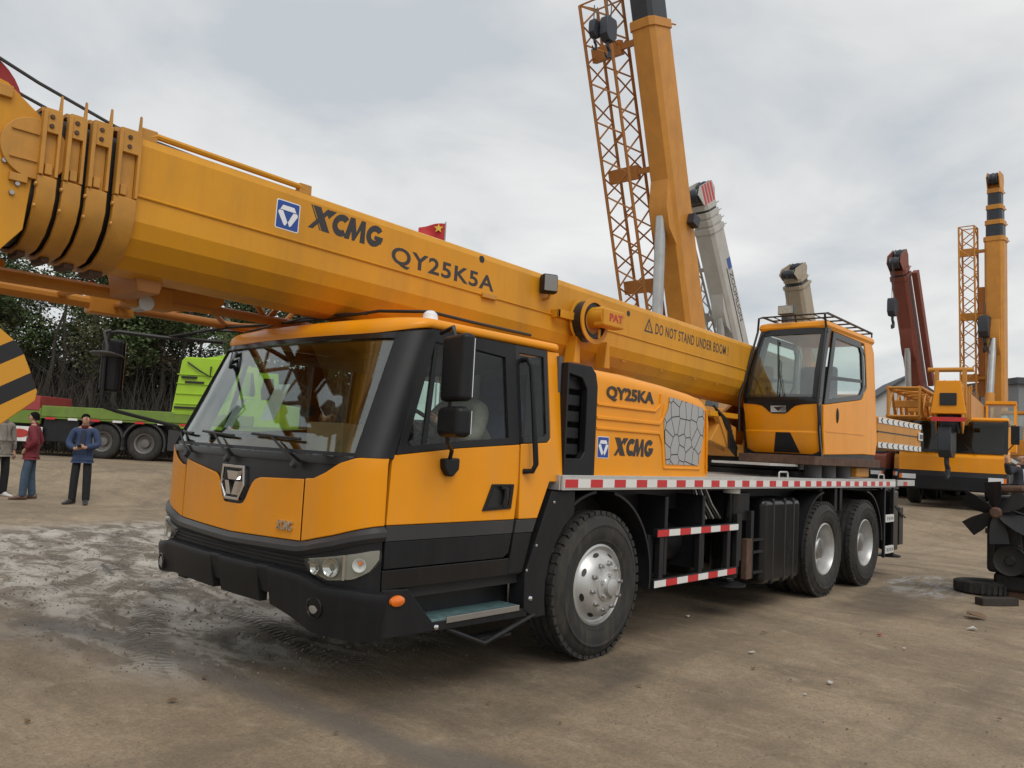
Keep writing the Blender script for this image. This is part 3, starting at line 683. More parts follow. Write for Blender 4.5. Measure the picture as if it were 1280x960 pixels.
# wheel arches (thin curved guards)
def arch(c, a0, a1, r, y0, y1, name, parent):
    o = [(c+r*math.cos(math.radians(a)), .54+r*math.sin(math.radians(a))) for a in rng(a0, a1, 14)]
    i = [(c+(r-.02)*math.cos(math.radians(a)), .54+(r-.02)*math.sin(math.radians(a))) for a in rng(a0, a1, 14)]
    MB().loft([[(p[0],y,p[1]) for p in o+i[::-1]] for y in (y0, y1)]).build(name, BLKP, parent)
for y0, y1 in ((.03,.5),(2.0,2.47)):
    arch(.02, 78, -8, .70, y0, y1, 'wheel_arch', chs); arch(.0, 96, 160, .70, y0, y1, 'wheel_arch', chs)
    arch(WB, 95, 185, .66, y0, y1, 'wheel_arch', chs); arch(WB+1.35, 85, 0, .66, y0, y1, 'wheel_arch', chs)
    MB().box((WB+.55,y0+.1,.95),(WB+.63,y0+.25,1.25)).build('arch_stay', BLKP, chs); MB().box((WB+.72,y0+.1,.95),(WB+.80,y0+.25,1.25)).build('arch_stay', BLKP, chs)
MB().box((.0-.75,.5,.75),(.75,.8,1.24)).build('inner_guard', BLKP, chs); MB().box((WB-.7,.62,.75),(WB+2.05,.8,1.24)).build('inner_guard', BLKP, chs)
# side underrun guard with tape
for mir in (0, 1):
    Y = (lambda y: y) if not mir else (lambda y: 2.5-y)
    def bxm(a, b): return MB().box((a[0],min(Y(a[1]),Y(b[1])),a[2]), (b[0],max(Y(a[1]),Y(b[1])),b[2]))
    g = bxm((.80,.03,.845),(2.26,.075,.915)).build('underrun_guard', BLKP, HERO, .004)
    bxm((.77,.03,.435),(2.26,.075,.505)).build('rail', BLKP, g, .004)
    for t in (.86, 1.52, 2.05, 2.24): bxm((t,.04,.50),(t+.06,.09,.85 if t < 2.2 else 1.0)).build('post', BLKP, g, .004)
    for z, n_, t0 in ((.853, 8, .80),(.442, 8, .775)):
        for k in range(n_):
            L = 1.44/n_; bxm((t0+k*L,.026,z),(t0+(k+1)*L-.002,.0297,z+.054)).build('marking_tape', REDT if (k+(z < .5)) % 2 == 0 else WHT, g)
    for t in (.98, 1.62): bxm((t,.07,.52),(t+.05,.62,1.18)).build('bracket_plate', BLKP, g, .01)
    bxm((.78,.10,.50),(.86,.62,.86)).build('bracket_plate', BLKP, g, .01)
    MB().cyl((1.12,Y(.42),.74),(1.60,Y(.42),.74),.17,24).build('air_tank', BLKP, HERO, .02)
    for k in range(6): MB().tube([(1.72+k*.05,Y(.25),1.24),(1.76+k*.06,Y(.22),1.08),(1.85+k*.07,Y(.2),.95)], .012, 6).build('hydraulic_pipe', STEEL if k % 2 else HOSE, HERO)
    # outrigger beam box, jack post and foot
    og = bxm((2.28,.10,.92),(2.62,1.2,1.20)).build('outrigger', BLKP, HERO, .012)
    MB().cyl((2.34,Y(.16),.38),(2.34,Y(.16),1.19),.075,20).build('jack_tube', BLKG, og)
    MB().cyl((2.34,Y(.16),1.19),(2.34,Y(.16),1.235),.083,20).build('jack_cap', WHT, og)
    MB().lathe([(.0,.0),(.17,.0),(.17,.02),(.06,.045),(.05,.09)], (2.36,Y(.18),.30), (0,0,1), 24).build('foot', BLKP, og)
    MB().cyl((2.36,Y(.18),.36),(2.36,Y(.18),.42),.055,16).build('jack_rod', STEEL, og)
    bxm((2.30,.05,.55),(2.36,.11,.98)).build('upright', BLKP, og, .004); bxm((2.56,.05,.36),(2.62,.11,1.02)).build('upright', BLKP, og, .004)
    bxm((2.46,.04,.36),(2.58,.10,.75)).build('stay_plate', RUST, og, .006)
    for z in (.40,.60,.72): bxm((2.60,.05,z),(2.86,.08,z+.025)).build('rung', BLKP, og)
    # fuel tank
    ft = bxm((2.82,.035,.27),(3.74,.66,1.135)).build('fuel_tank', BLKG, HERO, .07, 4)
    for t in (3.02,3.30,3.52): bxm((t,.029,.265),(t+.045,.666,1.141)).build('strap', BLKP, ft, .07, 4)
    # rear ladder, rear outrigger
    ld = bxm((6.52,.03,.30),(6.56,.06,1.25)).build('ladder', BLKP, HERO); bxm((6.90,.03,.30),(6.94,.06,1.25)).build('stile', BLKP, ld)
    for z in (.40,.82): 
        bxm((6.56,.02,z-.05),(6.90,.05,z+.05)).build('rung', WHT, ld, .004)
        for k in range(4): MB().prism_s([(6.60+k*.07,z-.022),(6.62+k*.07,z-.022),(6.645+k*.07,z),(6.62+k*.07,z+.022),(6.60+k*.07,z+.022),(6.625+k*.07,z)], Y(.0185), Y(.0165)).build('chevron', HOSE, ld)
    ro_ = bxm((7.0,.10,.85),(7.35,1.2,1.18)).build('outrigger', BLKP, HERO, .012)
    bxm((7.02,.06,.36),(7.22,.26,1.19)).build('jack_tube', BLKG, ro_, .02); bxm((7.34,.08,.42),(7.52,.24,.95)).build('jack_cover', BLKP, ro_, .01)
    MB().lathe([(.0,.0),(.17,.0),(.17,.02),(.06,.045),(.05,.14)], (7.1,Y(.16),.27), (0,0,1), 24).build('foot', BLKP, ro_)
    MB().tube([(6.95,Y(.08),1.20),(7.0,Y(.06),1.0),(7.35,Y(.06),.86),(7.55,Y(.06),.80)], .012, 6).build('hydraulic_pipe', HOSE, ro_)

# ---------------------------------------------------------------- engine hood behind the cab
def hood_ring(t, top, y1=.92, zb=1.347, sh=0):
    r = .10; pts = [(.05+sh,zb),(.05+sh,1.62),(.052+sh,1.85)]
    for k in range(7): q = PI/2*k/6; pts.append((.055+sh+r-r*math.cos(q), top-r+r*math.sin(q)))
    pts += [(y1-.05,top+.01),(y1,top-.03),(y1,zb)]
    return [(t,a,b) for a,b in pts]
rings = [hood_ring(t, top, sh=sh) for t, top, sh in ((-.10,2.155,0),(.3,2.15,0),(.9,2.12,0),(1.35,2.085,0),(1.55,2.06,.002),(1.64,2.02,.012),(1.69,1.95,.03),(1.715,1.85,.06))]
hd = MB().loft(rings).build('engine_hood', YEL, HERO, smooth=50)
MB().prism_s([(-.47,1.35),(-.104,1.35),(-.104,2.15),(-.17,2.165),(-.47,2.155)], .16, .92).build('hood_front', BLKP, hd)
fo = [(-.475,1.35),(-.104,1.35),(-.104,2.02),(-.13,2.11),(-.19,2.158),(-.475,2.158)]; fi = [(-.455,1.47),(-.28,1.47),(-.235,1.52),(-.235,1.98),(-.30,2.06),(-.455,2.08)]
gr = MB().ring([(t,.035,z) for t,z in fo],[(t,.035,z) for t,z in fi],(0,.06,0)).build('air_grille', BLK, hd, .008)
for k in range(5): MB().prism_s([(-.455,1.49+k*.12),(-.25,1.49+k*.12),(-.25,1.575+k*.12),(-.455,1.575+k*.12)], .085, .13).build('louvre', BLK, gr, .012)
# pressed ribs on the hood side
def rib(pts, wd, name='pressed_rib'):
    b = MB(); n = len(pts)
    for (a, b_) in zip(pts, pts[1:]):
        d = (Vector(b_)-Vector(a)); L = d.length; q = math.atan2(d.y, d.x)
        b.obox(((a[0]+b_[0])/2, .049, (a[1]+b_[1])/2), (L+wd*.5, .020, wd), Matrix.Rotation(-q, 3, 'Y'))
    b.build(name, YEL, hd, .008, 3)
rib([(-.08,1.885),(.72,1.885),(.80,1.94),(.81,2.03)], .024)
rib([(-.08,1.785),(.80,1.785)], .03); rib([(-.08,1.705),(.80,1.705)], .026); rib([(.80,1.785),(.84,1.83),(.875,1.95)], .02); rib([(.80,1.705),(.85,1.62),(.885,1.42),(1.49,1.42)], .022); rib([(1.62,1.38),(1.58,1.95)],.012)
HEX = mat('grey_mesh_sticker', (.36,.36,.355), .5, metal=.2, var=.06)
def voronoi(m):
    t = m.node_tree; b = t.nodes['Principled BSDF']; co = t.nodes.new('ShaderNodeTexCoord'); mp = t.nodes.new('ShaderNodeMapping'); sx = t.nodes.new('ShaderNodeSeparateXYZ'); cx = t.nodes.new('ShaderNodeCombineXYZ')
    v = t.nodes.new('ShaderNodeTexVoronoi'); v.voronoi_dimensions = '2D'; v.feature = 'DISTANCE_TO_EDGE'; v.inputs['Scale'].default_value = 1; mp.inputs['Scale'].default_value = (9.0, 7.5, 1); v.inputs['Randomness'].default_value = .75
    r = t.nodes.new('ShaderNodeValToRGB'); r.color_ramp.elements[0].position = .028; r.color_ramp.elements[1].position = .042
    r.color_ramp.elements[0].color = (.012,.012,.012,1); r.color_ramp.elements[1].color = (.40,.40,.395,1)
    t.links.new(co.outputs['Object'], sx.inputs[0]); t.links.new(sx.outputs[0], cx.inputs[0]); t.links.new(sx.outputs[2], cx.inputs[1]); t.links.new(cx.outputs[0], mp.inputs[0]); t.links.new(mp.outputs[0], v.inputs['Vector']); t.links.new(v.outputs[0], r.inputs[0]); t.links.new(r.outputs[0], b.inputs['Base Color'])
voronoi(HEX)
MB().prism_s([(.92,1.45),(1.46,1.45),(1.54,1.72),(1.545,1.93),(1.50,1.965),(1.25,1.995),(.945,2.02),(.93,1.92),(.865,1.82),(.885,1.65)], .044, .05).build('mesh_panel', HEX, hd)
for k in range(5): MB().box((1.60,.048,1.44+k*.12),(1.64,.054,1.452+k*.12)).build('hood_hinge', YCOL, hd)
def fr_side(t0, z0, y, k=0.):
    def g(x, yy, h): return (t0+x, y-h, z0+yy+k*x)
    return g
text('QY25KA', fr_side(.03, 1.922, .049, .002), .67, .115, 'lettering', DTXT, hd, bold=.035)
def xcmg(fr, L, H, parent):
    """heavy slanted company lettering: doubled X, C, M, G"""
    k = L/5.2; parts = []
    def sl(pts): return [(x*k+.16*y*H, y*H) for x, y in pts]
    shapes = [[(0,0),(.32,0),(1.30,.98),(1.0,1)], [(.02,1),(.55,1),(1.45,0),(.92,0)], [(-.12,1),(-.04,1),(.86,0),(.78,0)], [(1.22,1),(1.62,1),(1.2,.6),(1.03,.78)]]
    def arcs(cx, a0, a1, ro, ri, n=14):
        o = [(cx+ro*math.cos(math.radians(a)), .5+.5*math.sin(math.radians(a))) for a in rng(a0,a1,n)]
        i = [(cx+ri*math.cos(math.radians(a)), .5+.5*(ri/ro)*.92*math.sin(math.radians(a))) for a in rng(a0,a1,n)]
        return [[o[j],o[j+1],i[j+1],i[j]] for j in range(n)]
    shapes += arcs(2.12, 48, 312, .62, .28)
    shapes += [[(2.45,0),(2.80,0),(2.95,1),(2.62,1)], [(2.62,1),(2.95,1),(3.22,.40),(3.12,0),(3.02,0)], [(3.08,0),(3.2,0),(3.72,1),(3.42,1)], [(3.42,1),(3.72,1),(3.95,0),(3.58,0)]]
    shapes += arcs(4.55, 40, 335, .62, .28); shapes += [[(4.55,.52),(5.18,.52),(5.18,.34),(4.55,.34)], [(4.88,.5),(5.18,.5),(5.12,.2),(4.85,.2)]]
    b = MB()
    for i, sh in enumerate(shapes):
        p = sl(sh); h = .0015+.0001*(i % 5)
        b.loft([[Vector(fr(x,y,-.001)) for x,y in p], [Vector(fr(x,y,h)) for x,y in p]])
    return b.build('company_lettering', DTXT, parent, smooth=0)
def logo(fr, S, parent):
    """white-rimmed blue badge with a hexagon round a triangle"""
    def flat(pts, h, nm, m, par):
        b = MB(); b.loft([[Vector(fr(x*S,y*S,h-.0012)) for x,y in pts],[Vector(fr(x*S,y*S,h)) for x,y in pts]]); return b.build(nm, m, par, smooth=0)
    lg = flat(rrect(-.5,-.55,.5,.55,.07), .0015, 'badge', WLOGO, parent)
    flat(rrect(-.46,-.51,.46,.51,.05), .003, 'badge_field', BLUEL, lg)
    for p in ([(-.24,.36),(.24,.36),(.34,.18),(-.34,.18)], [(-.38,.15),(-.22,.15),(.0,-.26),(-.09,-.40),(-.16,-.36),(-.42,.06)], [(.38,.15),(.22,.15),(.02,-.26),(.09,-.40),(.16,-.36),(.42,.06)]):
        flat(p, .0045, 'badge_bar', WLOGO, lg)
    return lg
xcmg(fr_side(.155, 1.505, .049), .55, .14, hd)
logo(fr_side(.01, 1.562, .049), .15, hd)
# ---------------------------------------------------------------- boom
def bz(t): return 2.735-.025*(t+3.2)
SEC = [(-.27,.405),(-.315,.385),(-.335,.34),(-.335,-.085),(-.305,-.175),(-.235,-.262),(-.13,-.322),(0,-.34)]
SEC = SEC+[(-a,b) for a,b in SEC[::-1][1:]]
def sec(t, k=1., kz=None, dz=0): kz = k if kz is None else kz; return [(t, 1.25+a*k, bz(t)+b*kz+dz) for a, b in SEC]
bm_ = MB().loft([sec(-3.24), sec(6.1)]).build('boom', YBOOM, HERO, .006, 2, smooth=12)
for y in (.911, 1.589):      # weld seam
    MB().tube([(t, y, bz(t)+.055) for t in (-3.22, 6.0)], .0075, 6).build('weld_seam', YBOOM, bm_)
MB().loft([sec(-4.1,.90), sec(-3.2,.90)]).build('inner_section', HOSE, bm_, smooth=30)
cols = [(-3.705,-3.615,.955), (-3.59,-3.50,.975), (-3.478,-3.375,.995), (-3.345,-3.225,1.02)]
for a, b, k in cols:
    low = [(x,y) for x,y in SEC if y <= .0]; hw = .335*k+.028
    cl = MB()
    o = [(x*(hw/.335), y*k*1.04) for x,y in SEC if y < .05]; i = [(x*.97*k, y*.97*k) for x,y in SEC if y < .05]
    cl.loft([[(t,1.25+x,bz(t)+y) for x,y in [(-hw,.02)]+o+[(hw,.02)]+[(.97*k*.335,.02)]+i[::-1]+[(-.97*k*.335,.02)]] for t in (a,b)])
    co_ = cl.build('section_collar', YCOL, bm_, .006)
    for sg in (-1, 1):
        yo = 1.25+sg*hw; yi = 1.25+sg*.325*k
        def bx(t0,t1,z0,z1,y0,y1,nm,m=YCOL,bev=.004): return MB().box((t0,min(y0,y1),bz(a)+z0),(t1,max(y0,y1),bz(a)+z1)).build(nm, m, co_, bev)
        bx(a,a+.020,.021,.37*k,yi,yo+sg*.012,'flange'); bx(b-.016,b,.021,.37*k,yi,yo+sg*.006,'flange')
        bx(a+.021,b-.017,.021,.30*k,yi,yi+sg*.014,'web')
        bx(a+.008,b-.004,.255*k,.385*k,yi,yo+sg*.004,'guide_block')
        for zz in (.29,.34):
            MB().lathe([(0,.008),(.011,.008),(.013,0)], ((a+b)/2-.005, yo+sg*.004, bz(a)+zz*k), (0,sg,0), 6).build('bolt', RUST, co_)
        bx(a+.03,a+.065,.03,.085,yi,yo-sg*.004,'lug')
        MB().prism([(0,.36*k),(.018,.36*k),(.014,.47*k),(.006,.475*k)], lambda x,z: (b-.018+x,yo-sg*.01,bz(a)+z), lambda x,z: (b-.018+x,yo-sg*.026,bz(a)+z)).build('rope_guide', YCOL, co_)
        for zz in (-.03,-.14): MB().lathe([(0,.01),(.010,.01),(.012,0)], (a, yo-sg*.005, bz(a)+zz), (-1,0,0), 8).build('bolt', YCOL, co_)
    MB().box((a+.01,.98,bz(a)+.385*k),(b-.03,1.52,bz(a)+.41*k)).build('top_plate', YCOL, co_, .004)
    MB().box((a+.015,1.17,bz(a)-.375*k),(b-.035,1.33,bz(a)-.345*k)).build('bottom_pad', RUST, co_, .004)
# round end plate in front of the first collar
MB().lathe([(0,.02),(.155,.02),(.155,-.02),(0,-.02)], (-3.72,.945,bz(-3.7)+.15), (0,-1,0), 40).build('pivot_disc', YCOL, bm_, .004)
for dz in (.07,-.07): MB().box((-3.83,.915,bz(-3.7)+.15+dz),(-3.71,.926,bz(-3.7)+.158+dz)).build('disc_rib', YCOL, bm_)
# head
hz = bz(-3.9)
hp = [(-3.675,.30),(-3.70,.18),(-3.715,.0),(-3.735,-.27),(-3.86,-.44),(-4.05,-.72),(-4.35,-.78),(-4.62,-.45),(-4.7,.1),(-4.5,.45),(-4.15,.50),(-3.86,.44)]
bh = MB(); bh.prism_s([(t,hz+z) for t,z in hp], .945, .965); bh.prism_s([(t,hz+z) for t,z in hp], 1.535, 1.555)
bh.box((-4.5,.966,hz-.25),(-4.2,1.534,hz+.2)); bho = bh.build('boom_head', YBOOM, HERO, .004)
MB().box((-3.82,.925,hz-.04),(-3.74,.945,hz+.0)).build('pad', YCOL, bho, .003)
for t, z in ((-3.78,-.05),(-3.80,-.10),(-3.845,.05)): MB().lathe([(0,.012),(.011,.012),(.014,0)], (t,.944,hz+z), (0,-1,0), 10).build('bolt', STEEL, bho)
MB().box((-4.0,.92,hz+.36),(-3.84,1.0,hz+.42)).build('lug', YCOL, bho, .004)
def sheave(c, r, y0, y1, par, m=REDP):
    n = 3
    for k in range(n):
        y = lerp(y0,y1,(k+.5)/n); MB().lathe([(0,.03),(r*.3,.03),(r*.32,.012),(r*.8,.012),(r,.028),(r,.02),(r*.93,0),(r,-.02),(r,-.028),(r*.8,-.012),(r*.32,-.012),(r*.3,-.03),(0,-.03)], (c[0],y,c[1]), (0,1,0), 36).build('sheave', m, par)
sheave((-4.02, hz+.36), .26, 1.0, 1.5, bho); sheave((-4.02, hz-.52), .21, 1.0, 1.5, bho)
for y in (1.05, 1.30): MB().tube([(-4.0,y,hz+.625),(-3.7,y,bz(-3.6)+.535),(-3.3,y,bz(-3.3)+.44),(-2.6,y,bz(-2.6)+.413),(3.0,y,bz(3)+.411),(6.0,y,bz(6)+.415)], .009, 6).build('hoist_rope', ROPE, HERO)
MB().tube([(-3.18,.955,bz(-3.2)+.40),(-3.12,.95,bz(-3.2)+.425),(-2.2,.95,bz(-2.2)+.425),(-2.12,.955,bz(-2.2)+.395)], .019, 8).build('rope_pipe', YBOOM, bm_)
for t in (-3.17,-2.16): MB().box((t-.04,.935,bz(t)+.38),(t+.05,.99,bz(t)+.45)).build('pipe_bracket', YCOL, bm_, .006)
# markings on the boom
def fr_boom(t0, dz, y=.9155):
    def g(x, yy, h): a = -.025; return Vector((t0+x-a*yy, y-h, bz(t0)+dz+yy+a*x))
    return g
logo(fr_boom(-2.285, .20), .17, bm_)
xcmg(fr_boom(-2.135, .170), .60, .155, bm_)
text('QY25K5A', fr_boom(-1.44, .078), 1.06, .145, 'lettering', DTXT, bm_, bold=.022, spacing=1.12)
text('DO NOT STAND UNDER BOOM !', fr_boom(2.05, .160), 1.60, .112, 'warning_lettering', DTXT, bm_, bold=.013, spacing=1.12)
tri = MB(); g = fr_boom(1.84, .155); o3 = [(0,0),(.17,0),(.085,.15)]; i3 = [(.03,.017),(.14,.017),(.085,.115)]
tri.ring([g(x,y,.0015) for x,y in o3],[g(x,y,.0015) for x,y in i3],(0,.002,0)); tri.box(g(.08,.03,.0015)-Vector((0,0,0)), g(.09,.08,.0)+Vector((0,0,0))); tri.build('warning_triangle', DTXT, bm_, smooth=0)
MB().lathe([(0,.002),(.028,.002),(.03,-.01)], (-.53,.9145,bz(-.5)+.335), (0,-1,0), 20).build('lifting_hole', HOSE, bm_)
MB().lathe([(0,.002),(.028,.002),(.03,-.01)], (1.55,.9145,bz(1.5)+.28), (0,-1,0), 20).build('lifting_hole', HOSE, bm_)
# clips, work lamp, cable reel
MB().box((-.52,.885,bz(-.5)+.03),(-.36,.914,bz(-.5)+.07)).build('clip', YCOL, bm_, .006)
lp = MB().obox((.22,.84,bz(.2)+.285), (.14,.10,.165), Matrix.Rotation(-.5,3,'Z')).build('work_lamp', BLK, bm_, .02, 3)
MB().obox((.19,.79,bz(.2)+.285), (.115,.01,.135), Matrix.Rotation(-.5,3,'Z')).build('lens', MESHL, lp, .004)
MB().tube([(.24,.84,bz(.2)+.205),(.25,.86,bz(.2)+.17),(.25,.92,bz(.2)+.16)], .012, 8).build('bracket', YCOL, lp)
rc = Vector((.76,.80,bz(.8)+.055))
rl = MB().lathe([(.05,-.05),(.205,-.05),(.207,-.058),(.05,-.062)], rc, (0,-1,0), 44).build('cable_reel', YBOOM, bm_)
MB().lathe([(.12,.055),(.185,.055),(.185,-.049),(.12,-.049)], rc, (0,-1,0), 44, closed=True).build('cable', HOSE, rl)
MB().lathe([(.165,.06),(.207,.06),(.207,.072),(.165,.072)], rc, (0,-1,0), 44, closed=True).build('reel_flange', YBOOM, rl)
MB().lathe([(0,.045),(.16,.045),(.16,.02),(0,.02)], rc, (0,-1,0), 36).build('reel_face', OLDB, rl)
MB().box((.68,.57,bz(.8)-.005),(.99,.70,bz(.8)+.155)).build('reel_housing', YBOOM, rl, .018, 3)
MB().cyl(rc+Vector((0,-.04,.03)), rc+Vector((0,-.20,.03)), .095, 24).build('reel_hub', YBOOM, rl)
MB().tube([rc+Vector((.0,-.12,-.08)), rc+Vector((.0,-.12,-.16))], .012, 8).build('reel_spout', YBOOM, rl)
MB().box((.36,.83,bz(.8)+.04),(.72,.845,bz(.8)+.11)).build('reel_arm', YBOOM, rl, .004); MB().box((.36,.83,bz(.8)+.04),(.39,.914,bz(.8)+.11)).build('reel_arm', YBOOM, rl, .004)
for t0 in (.62, 1.08): MB().prism_s([(t0,bz(.8)-.33),(t0+.09,bz(.8)-.33),(t0+.07,bz(.8)-.08),(t0+.03,bz(.8)-.08)], .84, .96).build('reel_bracket', YBOOM, rl, .006)
text('PAT', lambda x,y,h: (.755+x,.569-h,bz(.8)+.045+y), .205, .07, 'lettering', REDTX, rl, bold=.03)
for t in (1.5,2.2,2.9,3.4): MB().box((t,.93,bz(t)-.20),(t+.05,.945,bz(t)-.19)).build('clip', YCOL, bm_)
# luffing cylinder below the boom
lc = MB().cyl((4.7,1.25,1.75),(2.9,1.25,2.06),.13,24).build('luffing_cylinder', YBOOM, HERO)
MB().cyl((2.9,1.25,2.06),(1.75,1.25,2.26),.085,20).build('rod', STEEL, lc); MB().box((1.6,1.08,2.16),(1.95,1.42,2.42)).build('boom_lug', YBOOM, lc, .01)
# ---------------------------------------------------------------- folding jib carried on the boom's far side
jb = MB(); JY0, JY1, JZ0, JZ1 = 1.73, 2.33, 2.37, 2.86
lattice(jb, (-2.75,2.03,2.615), (3.6,2.03,2.56), (0,.30,0), (0,0,.245), 15, .034, .019)
jib = jb.build('folding_jib', OLDB, HERO, smooth=60)
tp = MB()
for (y, z) in ((1.73,2.37),(2.33,2.37),(1.73,2.86),(2.33,2.86)): tp.tube([(-2.75,y,z),(-4.5,2.03+(y-2.03)*.75,2.375 if z < 2.5 else 2.7)], .044, 10)
tp.tube([(-3.6,1.80,2.44),(-3.6,2.26,2.44)], .03, 8); tp.tube([(-3.1,1.78,2.40),(-3.1,2.28,2.40)], .03, 8); tp.build('tip_tube', YOLD, jib)
for y in (1.73,2.33): MB().box((-2.92,y-.055,2.30),(-2.62,y+.055,2.44)).build('joint_block', YOLD, jib, .012); 
MB().lathe([(0,.07),(.05,.07),(.05,-.07),(0,-.07)], (-2.80,1.73,2.33), (0,1,0), 16).build('joint_pin', STEEL, jib)
MB().prism_s([(-2.7,2.33),(-2.35,2.33),(-2.25,2.42),(-2.25,2.75),(-2.6,2.84),(-2.7,2.84)], 1.70, 1.715).build('gusset', YOLD, jib, .004)
for t in (-3.0, -.4, 3.0): MB().box((t,1.55,bz(t)-.25),(t+.10,1.74,bz(t)-.15)).build('jib_bracket', YCOL, jib, .006)
MB().prism_s([(-3.05,2.32),(-2.92,2.32),(-2.90,2.42),(-2.98,2.50),(-3.08,2.46)], 1.2, 1.6).build('jib_latch', OLDB, jib, .01)
# ---------------------------------------------------------------- superstructure
tt = MB().lathe([(.55,0),(.70,.0),(.70,.06),(.62,.08),(.62,.20),(.55,.20)], (5.10,1.25,1.347), (0,0,1), 48).build('slew_ring', BLKP, HERO)
tb = MB(); tb.box((4.15,.93,1.55),(7.3,1.95,1.70))
for y in (.93, 1.51): tb.prism_s([(4.2,1.70),(7.3,1.70),(7.2,2.4),(6.5,2.95),(5.9,2.95),(5.4,2.45),(4.4,1.95)], y, y+.06)
tbo = tb.build('turntable', YOLD, HERO, .01)
MB().box((3.96,-.02,1.50),(6.15,.9,1.60)).build('cab_platform', RUST, tbo, .006)
MB().box((3.30,.20,1.47),(4.02,.9,1.497)).build('walkway', ALU, tbo, .003)
MB().cyl((6.6,.75,2.1),(6.6,1.75,2.1),.28,28).build('winch_drum', ROPE, tbo)
MB().cyl((6.05,.9,bz(6.1)-.02),(6.05,1.6,bz(6.1)-.02),.09,20).build('boom_pin', STEEL, tbo)
for k, (t,y) in enumerate(((4.45,.2),(4.9,.2),(5.4,.2))): MB().cyl((t,y,1.352),(t,y,1.497),.10,18).build('mount', TRIMG, tbo)
MB().box((5.5,.05,1.37),(5.95,.30,1.497)).build('valve_box', YOLD, tbo, .02)
for k in range(5):
    MB().tube([(3.4+.05*k,.95,2.12-.03*k),(3.7+.03*k,.90,1.95-.05*k),(3.75+.05*k,.92,1.65),(4.0,.95,1.56+.02*k)], .014, 6).build('hydraulic_hose', HOSE, tbo)
MB().prism_s([(3.30,2.00),(3.98,2.00),(3.98,2.06),(3.30,2.06)], .93, 1.12).build('hose_tray', YBOOM, tbo, .006)
MB().prism_s([(3.45,2.06),(3.52,2.06),(3.88,1.62),(3.80,1.60)], .93, 1.0).build('hose_tray', YOLD, tbo, .006)
MB().prism_s([(3.35,1.72),(3.98,1.60),(3.98,1.90),(3.6,1.98)], .95, 1.10).build('hose_tray', YOLD, tbo, .01)
# counterweight with chevron tapes
cw = MB().box((6.35,.08,1.77),(8.36,2.42,2.20)).build('counterweight', YOLD, HERO, .03, 3)
MB().box((6.345,.074,1.985),(8.366,2.426,2.0)).build('joint_line', HOSE, cw)
for z0 in (2.11, 1.775):
    MB().box((6.36,.072,z0),(8.33,.0765,z0+.075)).build('chevron_tape', WHT, cw)
    for k in range(8):
        t = 6.5+k*.24; MB().prism_s([(t,z0+.004),(t+.05,z0+.004),(t+.0,z0+.0375),(t+.05,z0+.071),(t,z0+.071),(t-.05,z0+.0375)], .0715, .0695).build('chevron', HOSE, cw)
MB().box((8.16,.055,1.94),(8.36,.072,2.06)).build('tail_lamp', WHT, cw, .006); MB().box((8.19,.050,1.965),(8.33,.056,2.035)).build('tail_lamp_face', GREYB, cw)
MB().prism_s([(7.3,2.2),(8.2,2.2),(8.1,2.55),(7.5,2.6)], .7, 1.8).build('winch_guard', YOLD, cw, .02)

# ---------------------------------------------------------------- operator's cab
def ocx(z): return interp(z, [(1.6,4.14),(2.0,4.02),(2.25,3.99),(2.6,4.10),(3.15,4.36)])      # front face position
def oy(z): return interp(z, [(1.6,-.02),(2.2,-.02),(3.15,.03)]), interp(z, [(1.6,.90),(2.2,.90),(3.15,.85)])
def of(k, z, off=0):            # k 0..1 across the front (0 = door side), slightly bowed
    a, b = oy(z); q = 2*k-1
    return Vector((ocx(z)-off+.05*q**4, lerp(a,b,k), z))
oc = MB()
zs = [1.62,1.75,1.9,2.05,2.2,2.35]
# body shell: yellow lower front
fr_ = [[of(k,z,.0) for k in rng(0,1,16)] for z in (1.62,1.68,1.685,1.87,1.88,2.0,2.08)]; 
offs = (0,.012,.012,.012,0,0,0)
fr_ = [[of(k,z,o) for k in rng(0,1,16)] for z,o in zip((1.62,1.68,1.80,1.865,1.885,2.0,2.20),(.0,.014,.014,.014,0,0,0))]
bk_ = [[p+Vector((.03,0,0)) for p in r] for r in fr_]
opc = MB().sheet(fr_, bk_).build('operator_cab', YEL, HERO, .004); opc['label'] = 'glazed operator cab with black roof guard rail'
def opanel(ks, zl, zh, nz, off, th, nm, m, par=None, bev=.003):
    A = [[of(k, lerp(zl(k) if callable(zl) else zl, zh(k) if callable(zh) else zh, i/nz), off) for k in ks] for i in range(nz+1)]
    B = [[p+Vector((th,0,0)) for p in r] for r in A]
    return MB().sheet(A, B).build(nm, m, par or opc, bev)
opanel(rng(0,1,16), 2.205, 2.30, 2, .0, .03, 'belt_panel', BLKG)
opanel([0,.1,.2,.28,.33,.38,.42,.5,.58,.62,.67,.72,.8,.9,1], lambda k: interp(abs(k-.5),[(0,2.075),(.1,2.075),(.2,2.16),(.28,2.18),(.5,2.195)]), 2.21, 3, .006, .01, 'front_mask', BLKG)
opanel([.40,.46,.54,.60], 2.09, 2.165, 2, .012, .008, 'emblem', CHROME)
g_ = lambda k,z,o: of(k,z,o)
MB().loft([[of(k,z,.014) for k,z in ((.44,2.15),(.56,2.15),(.5,2.105))],[of(k,z,.017) for k,z in ((.44,2.15),(.56,2.15),(.5,2.105))]]).build('emblem_triangle', HOSE, opc)
MB().loft([[of(k,z,o) for k,z in ((.26,1.63),(.60,1.63),(.55,1.86),(.36,1.86))] for o in (.010,.020)]).build('front_vent', BLK, opc, .004)
opanel(rng(.05,.95,14), 2.27, 3.06, 8, .002, .005, 'windscreen', WSG)
opanel(rng(-.01,.075,3), 2.26, 3.14, 6, .014, .08, 'pillar', BLKG); opanel(rng(.925,1.01,3), 2.26, 3.14, 6, .014, .08, 'pillar', BLKG)
